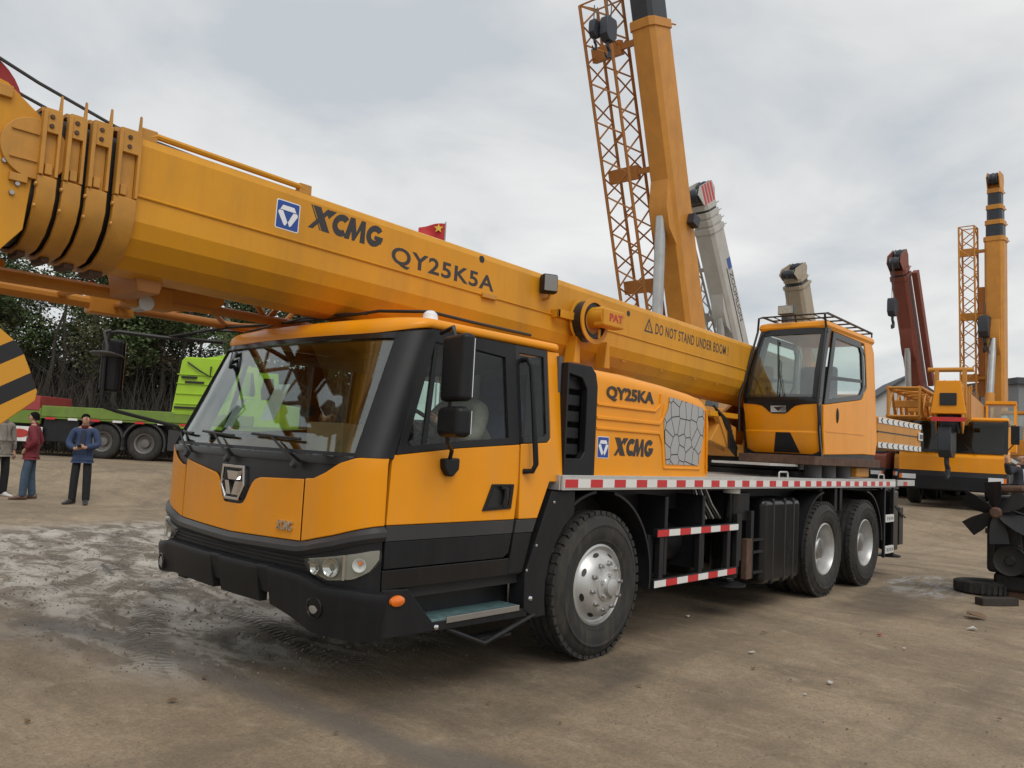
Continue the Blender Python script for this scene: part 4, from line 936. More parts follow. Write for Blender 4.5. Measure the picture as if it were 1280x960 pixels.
opanel(rng(.05,.95,12), 3.04, 3.12, 1, .010, .04, 'windscreen_frame', BLKG)
MB().tube([of(.50,2.27,.03), of(.53,2.55,.035), of(.56,2.72,.03)], .008, 6).build('wiper', HOSE, opc); MB().tube([of(.53,2.5,.025), of(.66,2.98,.03)], .010, 6).build('wiper_blade', HOSE, opc); MB().tube([of(.42,2.27,.03), of(.52,2.55,.035)], .006, 6).build('wiper', HOSE, opc)
# side shell with door
def oside(mir, o=0.): 
    def g(t, z): a, b = oy(z); return Vector((t, (b+o) if mir else (a-o), z))
    return g
for mir in (0, 1):
    g0 = oside(mir,-.02); g1 = oside(mir,.0); g2 = oside(mir,.014); g3 = oside(mir,-.005)
    MB().prism([(5.50,1.66),(5.96,1.66),(6.02,1.85),(5.98,3.0),(5.86,3.18),(4.42,3.18),(4.40,3.10),(5.62,3.08),(5.66,2.95),(5.66,2.5),(5.50,2.38)], g0, g1).build('side_panel', YEL, opc, .012, 3)
    dr = MB().prism([(4.20,1.62),(5.485,1.66),(5.485,2.37),(5.40,2.34),(4.24,2.20),(4.14,2.19),(4.15,1.9)], g0, g2).build('door', YEL, opc, .012, 3)
    MB().prism([(4.2,1.885),(5.48,1.90),(5.48,1.915),(4.2,1.90)], g2, oside(mir,.019)).build('door_crease', YEL, dr)
    of_ = [(4.16,2.195),(5.40,2.345),(5.53,2.48),(5.53,2.95),(5.44,3.08),(4.53,3.085)]; if_ = [(4.30,2.265),(5.34,2.40),(5.45,2.50),(5.45,2.93),(5.40,3.0),(4.60,3.01)]
    MB().ring([g2(*p) for p in of_],[g2(*p) for p in if_],(0,-.03 if mir else .03,0)).build('window_frame', BLKG, dr, .006)
    MB().prism([(4.28,2.25),(5.46,2.38),(5.46,3.02),(4.58,3.02)], g3, oside(mir,0)).build('window_pane', GLS, dr)
    MB().prism([(4.36,2.50),(5.45,2.56),(5.45,2.60),(4.37,2.545)], g3, oside(mir,.008)).build('window_bar', BLKG, dr)
    MB().ring([g1(*p) for p in [(5.54,2.45),(5.62,2.50),(5.64,2.56),(5.64,2.92),(5.60,3.0),(5.54,3.02)]],[g1(*p) for p in [(5.56,2.50),(5.60,2.53),(5.62,2.57),(5.62,2.90),(5.59,2.96),(5.56,2.97)]],(0,-.01 if mir else .01,0)).build('quarter_window_frame', BLKG, opc)
    MB().prism([(5.53,2.40),(5.66,2.48),(5.66,3.0),(5.53,3.06)], oside(mir,-.019), oside(mir,-.014)).build('quarter_window_pane', GLS, opc)
    p = g2(4.56,2.09); MB().lathe([(0,.012),(.03,.012),(.042,.004),(.045,-.004)], p, (0,1 if mir else -1,0), 20).xf(Matrix.Translation(p)@Matrix.Diagonal((.85,1,2.1,1))@Matrix.Translation(-p)).build('door_handle', BLK, dr)
    MB().prism([(4.14,1.60),(4.19,1.60),(4.13,1.9),(4.12,2.19),(4.42,3.1),(4.38,3.1),(4.05,2.19),(4.06,1.9)], g0, g1).build('door_post', BLKG, opc)
MB().loft([[(lerp(4.36-o,5.95+o,a), lerp(.03-o,.85+o,b), z) for a,b in ((0,0),(1,0),(1,1),(0,1))] for z,o in ((3.10,0),(3.14,.02),(3.19,.01),(3.215,-.06))]).build('roof', YEL, opc, .02, 3)
MB().box((5.93,.0,1.66),(5.97,.88,2.45)).build('back_wall', YEL, opc, .01); MB().box((4.15,-.01,1.60),(5.95,.89,1.655)).build('floor', BLKP, opc)
MB().box((5.935,.05,2.5),(5.945,.83,3.1)).build('back_window', GLS, opc); 
MB().box((4.7,.2,1.66),(5.2,.7,2.1)).build('seat', DARK, opc, .04); MB().box((5.15,.22,2.0),(5.28,.68,2.75)).build('seat_back', DARK, opc, .04)
MB().box((4.2,.12,1.66),(4.4,.8,2.25)).build('console', TRIMG, opc, .03)
gd = MB(); T0, T1 = 4.30, 5.90
gd.tube([of(1,2.2,.03)+Vector((0,.03,-.35)), of(1,2.25,.05)+Vector((0,.03,0)), of(1,3.1,.06)+Vector((0,.02,.0)), (T0-.02,.84,3.26), (T0+.06,.82,3.285), (T1,.82,3.255)], .014, 8)
gd.tube([of(0,1.95,.03), of(0,2.25,.05), of(0,3.1,.06), (T0-.02,.03,3.26), (T0+.06,.03,3.285), (T1,.03,3.255)], .014, 8)
for k in range(7): t = lerp(T0+.06,T1,k/6); gd.tube([(t,.03,3.284-.005*k),(t,.82,3.284-.005*k)], .010, 6)
for y in (.2,.38,.56,.7): gd.tube([(T0+.06,y,3.284),(T1,y,3.255)], .007, 6)
gd.tube([(T0+.1,.42,3.21),(T0+.06,.42,3.28)], .01, 6); gd.tube([(T1,.03,3.2),(T1,.03,3.255)], .01, 6); gd.tube([(T1,.82,3.2),(T1,.82,3.255)], .01, 6); gd.tube([of(.0,3.05,.0),of(.0,3.1,.06)],.01,6)
gd.build('roof_guard', HOSE, opc)
wl_ = MB().box((4.27,.40,3.29),(4.34,.60,3.40)).build('work_lamp', TRIMG, opc, .008); MB().box((4.262,.41,3.30),(4.269,.59,3.39)).build('lens', mat('lamp_mesh', (.42,.40,.33), .4, metal=.3, var=.3, scale=40), wl_)
# ---------------------------------------------------------------- hook block hanging from the boom head
STRIPE = mat('hook_stripes', (.62,.29,.02), .5)
def stripes(m):
    t = m.node_tree; b = t.nodes['Principled BSDF']; co = t.nodes.new('ShaderNodeTexCoord'); mp = t.nodes.new('ShaderNodeMapping'); mp.inputs['Rotation'].default_value = (0, math.radians(-58), 0)
    wv = t.nodes.new('ShaderNodeTexWave'); wv.wave_type = 'BANDS'; wv.bands_direction = 'X'; wv.inputs['Scale'].default_value = 1.75; wv.inputs['Phase Offset'].default_value = 2.2
    r = t.nodes.new('ShaderNodeValToRGB'); r.color_ramp.interpolation = 'CONSTANT'; r.color_ramp.elements[0].color = (.62,.29,.02,1); r.color_ramp.elements[1].position = .56; r.color_ramp.elements[1].color = (.012,.012,.014,1)
    t.links.new(co.outputs['Object'], mp.inputs[0]); t.links.new(mp.outputs[0], wv.inputs['Vector']); t.links.new(wv.outputs[0], r.inputs[0]); t.links.new(r.outputs[0], b.inputs['Base Color'])
stripes(STRIPE)
HK = thing('hook_block', 'hook block with diagonal yellow and black stripes hanging below the long boom head', 'hook block', (-3.9, 1.25, 1.5))
hkp = [(-3.70,1.935),(-3.66,1.89),(-3.62,1.80),(-3.575,1.69),(-3.58,1.64),(-3.73,1.505),(-3.88,1.40),(-4.1,1.40),(-4.30,1.6),(-4.32,1.90),(-4.16,2.05),(-3.85,2.05)]
for y in (1.02, 1.46): MB().prism_s(hkp, y, y+.022).build('cheek_plate', STRIPE, HK, .006)
sheave((-3.95,1.74), .21, 1.05, 1.45, HK, BLKP)
MB().tube([(-3.88,1.25,1.48),(-3.88,1.25,1.36),(-3.80,1.25,1.30),(-3.74,1.25,1.2),(-3.78,1.25,1.08),(-3.90,1.25,1.04),(-4.0,1.25,1.1)], [.05,.05,.05,.055,.06,.05,.02], 10).build('hook', BLKP, HK)
for y in (1.1,1.2,1.3,1.4): MB().tube([(-3.82,y,1.98),(-3.82,y,hz-.55)], .009, 6).build('rope', ROPE, HK)
MB().cyl((-3.95,1.0,1.74),(-3.95,1.5,1.74),.022,12).build('pin', BLKP, HK)
# ================================================================ cranes parked behind, all nosing the same way
WCR = mat('grey_white_paint', (.46,.45,.42), .5, var=.1, scale=1.5, dirt=.35, dirtcol=(.26,.22,.18))
REDB = mat('brown_red_paint', (.20,.055,.035), .55, var=.15, scale=1.5, dirt=.3, dirtcol=(.10,.05,.035))
NAVY = mat('dark_boom_grease', (.025,.03,.04), .45, var=.2, scale=3)
BEIGE = mat('beige_boom_paint', (.36,.30,.22), .55, var=.1, dirt=.3)
def simple_wheel(c, out, parent, R=.54):
    c = Vector(c); ax = Vector((0,out,0))
    ro = MB().lathe([(.29,-.05),(.30,0),(.27,-.02),(.25,-.13),(.14,-.15),(.12,-.04),(0,-.03)], c, ax, 24).build('wheel', SIL, parent)
    MB().lathe([(.296,-.01),(.40,.026),(.49,.01),(R-.01,-.03),(R,-.06),(R,-.25),(R-.01,-.28),(.40,-.31),(.29,-.28)], c, ax, 32).build('tyre', RUB, ro)
def hang_hook(name, label, p, L, s, group=None, par=None):
    """sheave block with a hook hanging on ropes of length L below point p; s scales it"""
    p = Vector(p); b = p-Vector((0,0,L))
    h = thing(name, label, 'hook block', b-Vector((0,0,.75*s)), group)
    bl = MB(); bl.prism_s([(b.x+x*s,b.z+z*s) for x,z in ((-.16,0),(.16,0),(.20,-.1),(.20,-.42),(.10,-.55),(-.10,-.55),(-.20,-.42),(-.20,-.1))], b.y-.11*s, b.y+.11*s)
    bl.build('block', NAVY, h, .02*s)
    q = b-Vector((0,0,.52*s))
    MB().tube([q, q-Vector((0,0,.14*s)), q+Vector((.09*s,0,-.22*s)), q+Vector((.08*s,0,-.36*s)), q+Vector((-.03*s,0,-.40*s)), q+Vector((-.11*s,0,-.31*s))], [.045*s,.04*s,.045*s,.045*s,.035*s,.015*s], 8).build('hook', NAVY, h)
    for dx in (-.08,.08): MB().tube([b+Vector((dx*s,0,-.02)), p+Vector((dx*s,0,0))], .012, 5).build('rope', ROPE, h)
    return h
def bgcrane(name, label, pivot, e, secs, paint, boompaint, group, jib=None, cyl=None, k=1., bfull=None, twin=None):
    e = math.radians(e); U = Vector((-math.cos(e),0,math.sin(e))); Nn = Vector((math.sin(e),0,math.cos(e))); Yv = Vector((0,1,0)); P = Vector(pivot)
    t0 = P.x-8.4; s0 = P.y; g = gz(t0+3, s0); 
    for q in (t0+1, t0+9): g = max(g, gz(q, s0))
    r = thing(name, label, 'crane', (t0+5, s0, g), group)
    X = lambda t: t0+t
    ch = MB().box((X(.4),s0-.5,g+.6),(X(10),s0+.5,g+1.05)).build('chassis_frame', BLKP, r)
    MB().box((X(1.85),s0-1.24,g+1.24),(X(10),s0+1.24,g+1.345)).build('deck', ALU, r, .01)
    MB().box((X(2.9),s0-1.1,g+.5),(X(5.9),s0+1.1,g+1.235)).build('tool_locker', BLKP, r, .03)
    for t in (2.35,6.8,8.15):
        for sg in (-1,1): simple_wheel((X(t),s0+sg*1.22,g+.54), sg, r)
    cb = MB().prism_s([(X(.02),g+.9),(X(1.85),g+.9),(X(1.85),g+2.32),(X(.62),g+2.32),(X(.55),g+2.26),(X(.60),g+2.2),(X(1.75),g+2.2),(X(1.75),g+1.5),(X(.16),g+1.42),(X(.04),g+1.3)], s0-1.2, s0+1.2).build('driver_cab', paint, r, .03)
    MB().box((X(.60),s0-1.18,g+2.18),(X(1.8),s0+1.18,g+2.22)).build('roof_lining', DARK, cb)
    MB().box((X(1.72),s0-1.15,g+1.4),(X(1.76),s0+1.15,g+2.2)).build('back_wall', DARK, cb)
    MB().box((X(.35),s0-1.12,g+1.2),(X(.7),s0+1.12,g+1.45)).build('dashboard', DARK, cb)
    MB().prism_s([(X(.13),g+1.42),(X(.135),g+1.42),(X(.545),g+2.22),(X(.54),g+2.22)], s0-1.1, s0+1.1).build('windscreen', GLS, cb)
    for y in (s0-1.19,s0+1.10): MB().prism_s([(X(.10),g+1.42),(X(.22),g+1.42),(X(.63),g+2.23),(X(.50),g+2.23)], y, y+.09).build('pillar', BLKG, cb)
    MB().prism_s([(X(.09),g+1.40),(X(.12),g+1.40),(X(.15),g+1.47),(X(.12),g+1.47)], s0-1.1, s0+1.1).build('windscreen_frame', BLKG, cb)
    for y in (s0-1.185,s0+1.18): MB().prism_s([(X(.25),g+1.5),(X(1.7),g+1.52),(X(1.7),g+2.16),(X(.62),g+2.16)], y, y+.005).build('window_pane', GLS, cb)
    bp = MB().prism_s([(X(-.10),g+.45),(X(1.3),g+.42),(X(1.3),g+.9),(X(.0),g+.93),(X(-.10),g+.8)], s0-1.22, s0+1.22).build('bumper', BLK, cb, .04)
    for sg in (-1,1):
        y = s0+sg*.95; MB().box((X(-.112),y-.16,g+.70),(X(-.099),y+.16,g+.82)).build('headlight', WLOGO, bp, .01); MB().box((X(-.112),y+sg*.19-.03,g+.70),(X(-.099),y+sg*.19+.03,g+.82)).build('indicator', AMB, bp)
        MB().box((X(.05),s0+sg*1.34-.09,g+1.65),(X(.12),s0+sg*1.34+.09,g+2.1)).build('mirror', BLK, cb, .02); MB().tube([(X(.3),s0+sg*1.18,g+2.1),(X(.09),s0+sg*1.34,g+2.12),(X(.09),s0+sg*1.34,g+1.7),(X(.3),s0+sg*1.18,g+1.5)], .013, 6).build('mirror_arm', HOSE, cb)
    for y in (-.55,.0,.55): MB().tube([(X(.04),s0+y,g+1.38),(X(.2),s0+y+.3,g+1.62)], .010, 5).build('wiper', HOSE, cb)
    # superstructure
    tb = MB().box((X(6.4),s0-.75,g+1.5),(X(9.9),s0+.75,g+1.75))
    for y in (s0-.5,s0+.42): tb.prism_s([(X(6.8),g+1.75),(X(9.8),g+1.75),(X(9.4),g+2.6),(X(8.6),g+2.95),(X(8.1),g+2.95),(X(7.6),g+2.3)], y, y+.08)
    tb.lathe([(.5,0),(.7,0),(.7,.16),(.5,.16)], (X(7.5),s0,g+1.347), (0,0,1), 32); tb.build('turntable', paint, r, .01)
    MB().box((X(9.2),s0-1.15,g+1.75),(X(10.6),s0+1.15,g+2.4)).build('counterweight', paint, r, .04)
    oc = MB(); y0, y1 = s0-1.25, s0-.42
    oc.box((X(6.5),y0,g+1.6),(X(8.2),y1,g+2.15)); oc.box((X(6.7),y0,g+3.1),(X(8.2),y1,g+3.2))
    for t in (6.55,8.12):
        for y in (y0,y1-.07): oc.prism_s([(X(t),g+2.15),(X(t+.08),g+2.15),(X(t+.08+(.2 if t<7 else 0)),g+3.1),(X(t+(.2 if t<7 else 0)),g+3.1)], y, y+.07)
    oco = oc.build('operator_cab', paint, r, .01)
    MB().prism_s([(X(6.57),g+2.16),(X(6.575),g+2.16),(X(6.775),g+3.09),(X(6.77),g+3.09)], y0+.07, y1-.07).build('windscreen', WSG, oco)
    for y in (y0+.02,y1-.03): MB().prism_s([(X(6.64),g+2.16),(X(8.11),g+2.16),(X(8.11),g+3.09),(X(6.84),g+3.09)], y, y+.005).build('window_pane', GLS, oco)
    MB().box((X(7.3),y0+.2,g+2.0),(X(7.6),y1-.2,g+2.7)).build('seat', DARK, oco, .05)
    # boom
    def ring(L, a, b, c=.12):
        o = P+U*L; pts = [(-a,b-c*.4),(-a+c*.4,b),(a-c*.4,b),(a,b-c*.4),(a,-b*.72),(a*.72,-b),(-a*.72,-b),(-a,-b*.72)]
        return [o+Yv*x+Nn*y for x,y in pts]
    bo = None
    for (L0,L1,a,b,m) in secs:
        q = MB().loft([ring(L0,a,b),ring(L1,a,b)]).build('boom' if bo is None else 'boom_section', m, r if bo is None else bo, .006, smooth=12)
        bo = bo or q
        MB().loft([ring(L1-.18,a*1.10,b*1.08),ring(L1,a*1.10,b*1.08)]).build('section_collar', boompaint, bo, .01)
        for sg in (-1,1):
            c0 = P+U*(L1-.1)+Yv*sg*a*1.1+Nn*b; MB().tube([c0, c0+Nn*.14], .02, 5).build('rope_guide', boompaint, bo)
    Le, a, b = secs[-1][1], secs[-1][2], secs[-1][3]
    hd = MB()
    for sg in (-1,1):
        pl = [(-.05,b),(.35,b*1.5),(.62,b*1.2),(.62,-b*1.2),(.40,-b*1.9),(.0,-b*1.2)]
        hd.loft([[P+U*(Le+x)+Nn*y+Yv*(sg*a*.9+dy) for x,y in pl] for dy in (-.015,.015)])
    hd.obox(P+U*(Le+.08), (.22,a*1.8,b*1.2), Matrix((U,Yv,Nn)).transposed())
    hdo = hd.build('boom_head', boompaint, bo)
    for x,y in ((.40,b*1.05),(.34,-b*1.25)): MB().lathe([(0,a*.7),(.2,a*.7),(.23,a*.6),(.2,a*.4),(.23,0),(.2,-a*.4),(.23,-a*.6),(.2,-a*.7),(0,-a*.7)], P+U*(Le+x)+Nn*y, Yv, 20).build('sheave', NAVY, hdo)
    tipp = P+U*(Le+.34)-Nn*(b*1.25+.2)
    if cyl:
        Lc, rr, ex = cyl; top = P+U*Lc-Nn*(secs[0][3]+.12); bot = Vector((X(6.75), s0, g+1.75))
        mid = bot.lerp(top, ex); cy = MB().cyl(bot, mid, rr, 20).build('luffing_cylinder', paint, r); MB().cyl(mid, top, rr*.78, 20).build('rod', STEEL, cy)
        MB().loft([[P+U*(Lc+dx)-Nn*(secs[0][3]-.05+dn)+Yv*y for dx,dn in ((-.7,0),(.9,0),(.25,.25),(-.25,.25))] for y in (-.22,.22)]).build('cylinder_lug', boompaint, bo, .01)
    if jib:
        La, Lb, off, nn_, half, rr, bays, m = jib; j = MB(); A0 = P+U*La+Yv*off+Nn*nn_; A1 = P+U*Lb+Yv*(off+.06)+Nn*(nn_+jib_tilt(name))
        lattice(j, A0, A1, Yv*half, Nn*half, bays, rr, rr*.55)
        jo = j.build('folding_jib', m, r, smooth=60)
        for q in (.16,.5,.86):
            c0 = A0.lerp(A1,q); MB().obox(c0, (.3,half*2.25,half*.5), Matrix((U,Yv,Nn)).transposed()).build('jib_cross_box', m, jo, .01); MB().obox(c0-Yv*(off*.45), (.12,abs(off)*.7,.10), Matrix((U,Yv,Nn)).transposed()).build('jib_bracket', m, jo)
    if twin:
        La, Lb, off, a2, m = twin; MB().loft([[P+U*L+Yv*off+Nn*.05+Yv*x+Nn*y for x,y in ((-a2,-a2*1.6),(a2,-a2*1.6),(a2,a2*1.6),(-a2,a2*1.6))] for L in (La,Lb)]).build('jib_box', m, r, .01)
    for y in (-.12,.12): MB().tube([P+U*(Le+.4)+Nn*(b*1.05+.23)+Yv*y, P+U*(Le*.5)+Nn*(secs[0][3]+.12)+Yv*y, P+U*.3+Nn*(secs[0][3]+.25)+Yv*y], .012, 5).build('hoist_rope', ROPE, r)
    return r, tipp, U, Nn, P
def jib_tilt(n): return -.25 if n == 'tower_crane_truck' else 0
def pivot_from(u, v, depth, e, zp):
    p = at_depth(u, v, depth); e = math.radians(e); U = Vector((-math.cos(e),0,math.sin(e))); return p-U*((p.z-zp)/U.z)
GR = 'cranes parked behind the front crane'
# tall yellow crane
pv = pivot_from(845, 300, 17.5, 72.5, 3.0)
_, tip, U, Nn, P = bgcrane('mobile_crane', 'tall yellow crane with raised boom, chrome ram and lattice jib behind the front crane', pv, 72.5,
    [(-.3,7.95,.28,.385,YOLD),(7.9,9.9,.255,.35,NAVY),(9.8,11.9,.23,.32,NAVY)], YOLD, YOLD, GR, jib=(1.3,8.6,.90,-.26,.33,.036,18,OLDB), cyl=(3.9,.15,.42))
hang_hook('hook_block', 'dark rope ball hook beside the lattice jib top of the tall yellow crane', at_depth(745, 8, 15.6), .30, .62)
hang_hook('hook_block', 'dark sheave block hanging by the raised boom of the tall yellow crane', at_depth(762, 2, 15.6), .35, .85)
MB_lamp = MB().obox(P+U*3.75+Vector((.1,-.37,0))+Nn*.1, (.26,.16,.22), Matrix.Rotation(.3,3,'Y'))
o = MB_lamp.build('hook_block_rest', NAVY, None); setp(o, [x for x in COL.objects if x.get('label','').startswith('tall yellow crane')][0]); o.name = 'work_lamp'
# off-white crane
pv = pivot_from(893, 320, 26, 60, 3.4)
_, tip, U, Nn, P = bgcrane('mobile_crane', 'off-white crane with raised boom and a red and white striped head', pv, 60,
    [(-.3,6.35,.34,.41,WCR),(6.3,6.6,.32,.385,WCR),(6.55,6.85,.30,.36,WCR),(6.8,7.1,.28,.335,NAVY)], WCR, WCR, GR, jib=(1.0,5.6,.85,-.1,.22,.04,9,WCR), cyl=(3.4,.17,.5))
wr = [x for x in COL.objects if x.get('label','').startswith('off-white crane')][0]
def fr_bg(P, U, Nn, L0, n0, y): return lambda x, yy, h: P-Vector((0,y+h,0))+U*(L0-x)+Nn*(n0+yy)
text('ZOOMLION', fr_bg(P, U, Nn, 4.7, .10, .342), 1.7, .22, 'lettering', DTXT, wr, bold=.0)
MB().obox(P+U*5.0+Nn*.22-Vector((0,.343,0)), (.36,.006,.26), Matrix((U,Vector((0,1,0)),Nn)).transposed()).build('blue_mark', BLUEL, wr)
MB().obox(P+U*3.6-Nn*.02-Vector((0,.343,0)), (2.6,.006,.05), Matrix((U,Vector((0,1,0)),Nn)).transposed()).build('black_line', HOSE, wr)
for k in range(4):
    c0 = P+U*(7.1+.0)+Nn*(-.28+.19*k)-Vector((0,.272,0)); MB().obox(c0+U*.3, (.62,.012,.10), Matrix((U,Vector((0,1,0)),Nn)).transposed()).build('warning_stripe', REDT, wr)
# far beige crane
pv = pivot_from(996, 360, 42, 64, 3.6)
_, tip, U, Nn, P = bgcrane('mobile_crane', 'distant beige crane whose short raised boom shows above the operator cab roof', pv, 64,
    [(-.3,8.0,.50,.60,BEIGE),(7.95,8.35,.44,.52,NAVY)], BEIGE, BEIGE, GR)
hang_hook('hook_block', 'small dark hook block hanging from the distant beige crane', tip, 1.8, 1.5)
# brown-red crane
pv = pivot_from(1134, 400, 31, 60, 3.4)
_, tip, U, Nn, P = bgcrane('mobile_crane', 'brown-red crane with raised boom standing behind the yellow cranes', pv, 60,
    [(-.3,6.25,.29,.34,REDB),(6.2,6.5,.26,.31,NAVY)], REDB, REDB, GR, twin=(1.6,6.3,-.52,.10,REDB), cyl=(3.4,.15,.5))
hang_hook('hook_block', 'black hook block hanging from the brown-red boom', tip+Vector((-.05,0,0)), 1.3, 1.2)
# tall crane at the right
pv = pivot_from(1245, 400, 31, 87.5, 3.4)
_, tip, U, Nn, P = bgcrane('mobile_crane', 'yellow crane with upright boom whose greased upper sections are extended', pv, 87.5,
    [(-.3,7.2,.33,.38,YOLD),(7.1,7.85,.29,.335,NAVY),(7.8,8.45,.26,.30,NAVY),(8.4,9.1,.23,.27,NAVY)], YOLD, YOLD, GR, jib=(.6,7.7,.86,-.15,.27,.036,16,YOLD), cyl=(3.2,.16,.5), twin=(1.0,5.3,.47,.10,OLDB))
hang_hook('hook_block', 'dark hook block in front of the upright yellow boom', P+U*4.6+Vector((-.62,.25,0)), .55, 1.5)
# yellow crane facing us with stowed boom
gA = .55
_, tip, U, Nn, P = bgcrane('mobile_crane', 'yellow crane with stowed boom resting over its cab, its nose facing the yard', Vector((17.2+8.4,1.78,gA+2.72)), -1.2,
    [(-.3,8.3,.37,.42,YOLD),(8.25,8.5,.34,.39,YOLD),(8.45,8.7,.31,.36,YOLD)], YEL, YOLD, GR, jib=(1.0,8.9,.98,.08,.36,.06,13,YOLD))
A = [x for x in COL.objects if x.get('label','').startswith('yellow crane with stowed')][0]
mst = MB()
for y in (1.48,2.08): mst.box((16.62,y-.05,gA+2.6),(16.74,y+.05,gA+3.45))
mst.tube([(16.68,1.28,gA+3.42),(16.68,2.28,gA+3.42)], .06, 8); mst.build('rope_roller_frame', YOLD, A, .01)
MB().box((16.09,1.42,gA+2.12),(16.13,2.14,gA+2.22)).build('warning_board', REDT, A)
MB().prism_t([(1.40,gA+2.3),(2.16,gA+2.3),(2.04,gA+3.1),(1.52,gA+3.1)], 16.10, 16.16).build('head_plate', YEL, A, .02)
MB().box((16.07,1.6,gA+2.5),(16.098,1.96,gA+2.8)).build('head_opening', HOSE, A, .02)
hang_hook('hook_block', 'black hook block hanging in front of the windscreen of the stowed-boom crane', Vector((16.55,1.72,gA+2.25)), .25, 1.35)
A.location.y += .78; A.rotation_euler.z = math.radians(9)

# ================================================================ lime green truck at the far left
LIME = mat('lime_paint', (.34,.56,.025), .45, var=.08, scale=2, dirt=.15, dirtcol=(.2,.28,.06))
DGRN = mat('green_frame_paint', (.15,.24,.035), .55, var=.2, scale=2, dirt=.5, dirtcol=(.12,.11,.07))
O = at_depth(178, 577, 23.6); rg_ = math.atan2(_r0.y, _r0.x)
GT = thing('flatbed_truck', 'lime green heavy truck with a bare green frame deck and dark wheels', 'truck', O)
TM = Matrix.Translation(O)@Matrix.Rotation(rg_, 4, 'Z')
def gt(mb, nm, m, par=None, bev=0): return mb.xf(TM).build(nm, m, par or GT, bev)
def lw(x, par):
    c = Vector((x,0,.53)); ax = Vector((0,-1,0))
    ro = gt(MB().lathe([(.29,-.05),(.30,0),(.26,-.02),(.24,-.12),(.14,-.14),(.12,-.06),(0,-.05)], c, ax, 28), 'wheel', mat('dusty_rim', (.16,.15,.14), .6, metal=.3), par)
    gt(MB().lathe([(.296,-.01),(.40,.026),(.48,.01),(.52,-.03),(.53,-.06),(.53,-.25),(.40,-.31),(.29,-.28)], c, ax, 36), 'tyre', RUB, ro)
for x in (0,-1.24,-5.2,4.6): lw(x, GT); 
fr1 = gt(MB().box((-6,.25,.75),(6.5,1.9,1.12)), 'chassis_frame', BLKP)
gt(MB().box((-3.05,-.12,1.18),(3.2,-.04,1.50)), 'side_rail', DGRN, None, .02); gt(MB().box((-6.0,-.10,1.13),(6.2,2.3,1.20)), 'deck', DGRN)
gt(MB().box((-4.2,-.12,.95),(-3.06,-.03,1.42)), 'side_rail', DGRN, None, .02)
for k in range(9): gt(MB().box((-2.9+k*.66,-.128,1.10),(-2.62+k*.66,-.121,1.165)), 'reflector', WHT if k % 2 else REDT)
for x in (0,-1.24):
    a = [(x+.66*math.cos(math.radians(q)), .53+.66*math.sin(math.radians(q))) for q in rng(200,-20,14)]; b = [(x+.60*math.cos(math.radians(q)), .53+.60*math.sin(math.radians(q))) for q in rng(200,-20,14)]
    gt(MB().loft([[(p[0],y,p[1]) for p in a+b[::-1]] for y in (-.05,.5)]), 'mudguard', GREYB)
gt(MB().box((.70,-.04,.35),(1.15,.1,.98)), 'battery_box', GREYB, None, .02); gt(MB().box((-3.0,-.03,.45),(-1.95,.5,1.12)), 'tool_box', BLKP, None, .02)
gt(MB().box((-4.4,-.14,1.35),(-3.1,1.6,1.78)), 'red_locker', mat('red_faded', (.33,.05,.05), .6), None, .02)
gt(MB().box((-4.5,-.16,.42),(-2.95,-.12,.86)), 'white_side_panel', WHT, None, .01)
gt(MB().lathe([(0,.004),(.28,.004),(.28,-.004)], (-3.6,-.165,.66), (0,-1,0), 24).xf(Matrix.Translation((-3.6,0,.66))@Matrix.Diagonal((1,1,.45,1))@Matrix.Translation((3.6,0,-.66))), 'red_mark', REDTX)
# tall lime body
bd = gt(MB().loft([[(x,y,z) for x,y in ((a,-.10),(2.3,-.10),(2.3,2.2),(a,2.2))] for z,a in ((1.02,.85),(1.2,.72),(3.05,.95),(3.16,1.05))]), 'lime_body', LIME, None, .04)
for z in (1.45,1.75,2.05,2.35,2.62): gt(MB().box((.86,-.135,z),(2.25,-.104,z+.025)), 'body_rib', LIME, bd, .006)
for x,z,l in ((1.0,2.52,.45),(1.12,2.38,.55),(.85,1.62,.62)): gt(MB().box((x,-.16,z),(x+l,-.105,z+.06)), 'step_slot', HOSE, bd)
gt(MB().tube([(1.15,-.14,3.0),(1.55,-.16,2.75),(1.85,-.16,2.6),(1.85,-.14,2.9)], .025, 6), 'grab_bar', HOSE, bd)
gt(MB().prism([(1.0,3.1),(1.95,3.28),(2.3,3.45),(2.3,3.1)], lambda x,z: (x,.3,z), lambda x,z: (x,.5,z)), 'body_peak', LIME, bd, .02)
cbx = gt(MB().loft([[(x,y,z) for x,y in ((a,-.05),(b,-.05),(b,2.2),(a,2.2))] for z,a,b in ((1.05,2.0,3.95),(1.9,2.35,3.95),(2.0,2.5,3.0))]), 'lime_cab', LIME, None, .03)
fo_ = [(2.45,2.0),(3.35,2.0),(3.2,2.95),(2.65,2.95)]; fi_ = [(2.62,2.08),(3.2,2.08),(3.08,2.78),(2.76,2.78)]
gt(MB().ring([(x,-.05,z) for x,z in fo_],[(x,-.05,z) for x,z in fi_],(0,.08,0)), 'window_frame', LIME, cbx); gt(MB().ring([(x,2.0,z) for x,z in fo_],[(x,2.0,z) for x,z in fi_],(0,.08,0)), 'window_frame', LIME, cbx)
gt(MB().prism(fi_, lambda x,z: (x,-.02,z), lambda x,z: (x,-.012,z)), 'window_pane', GLS, cbx)

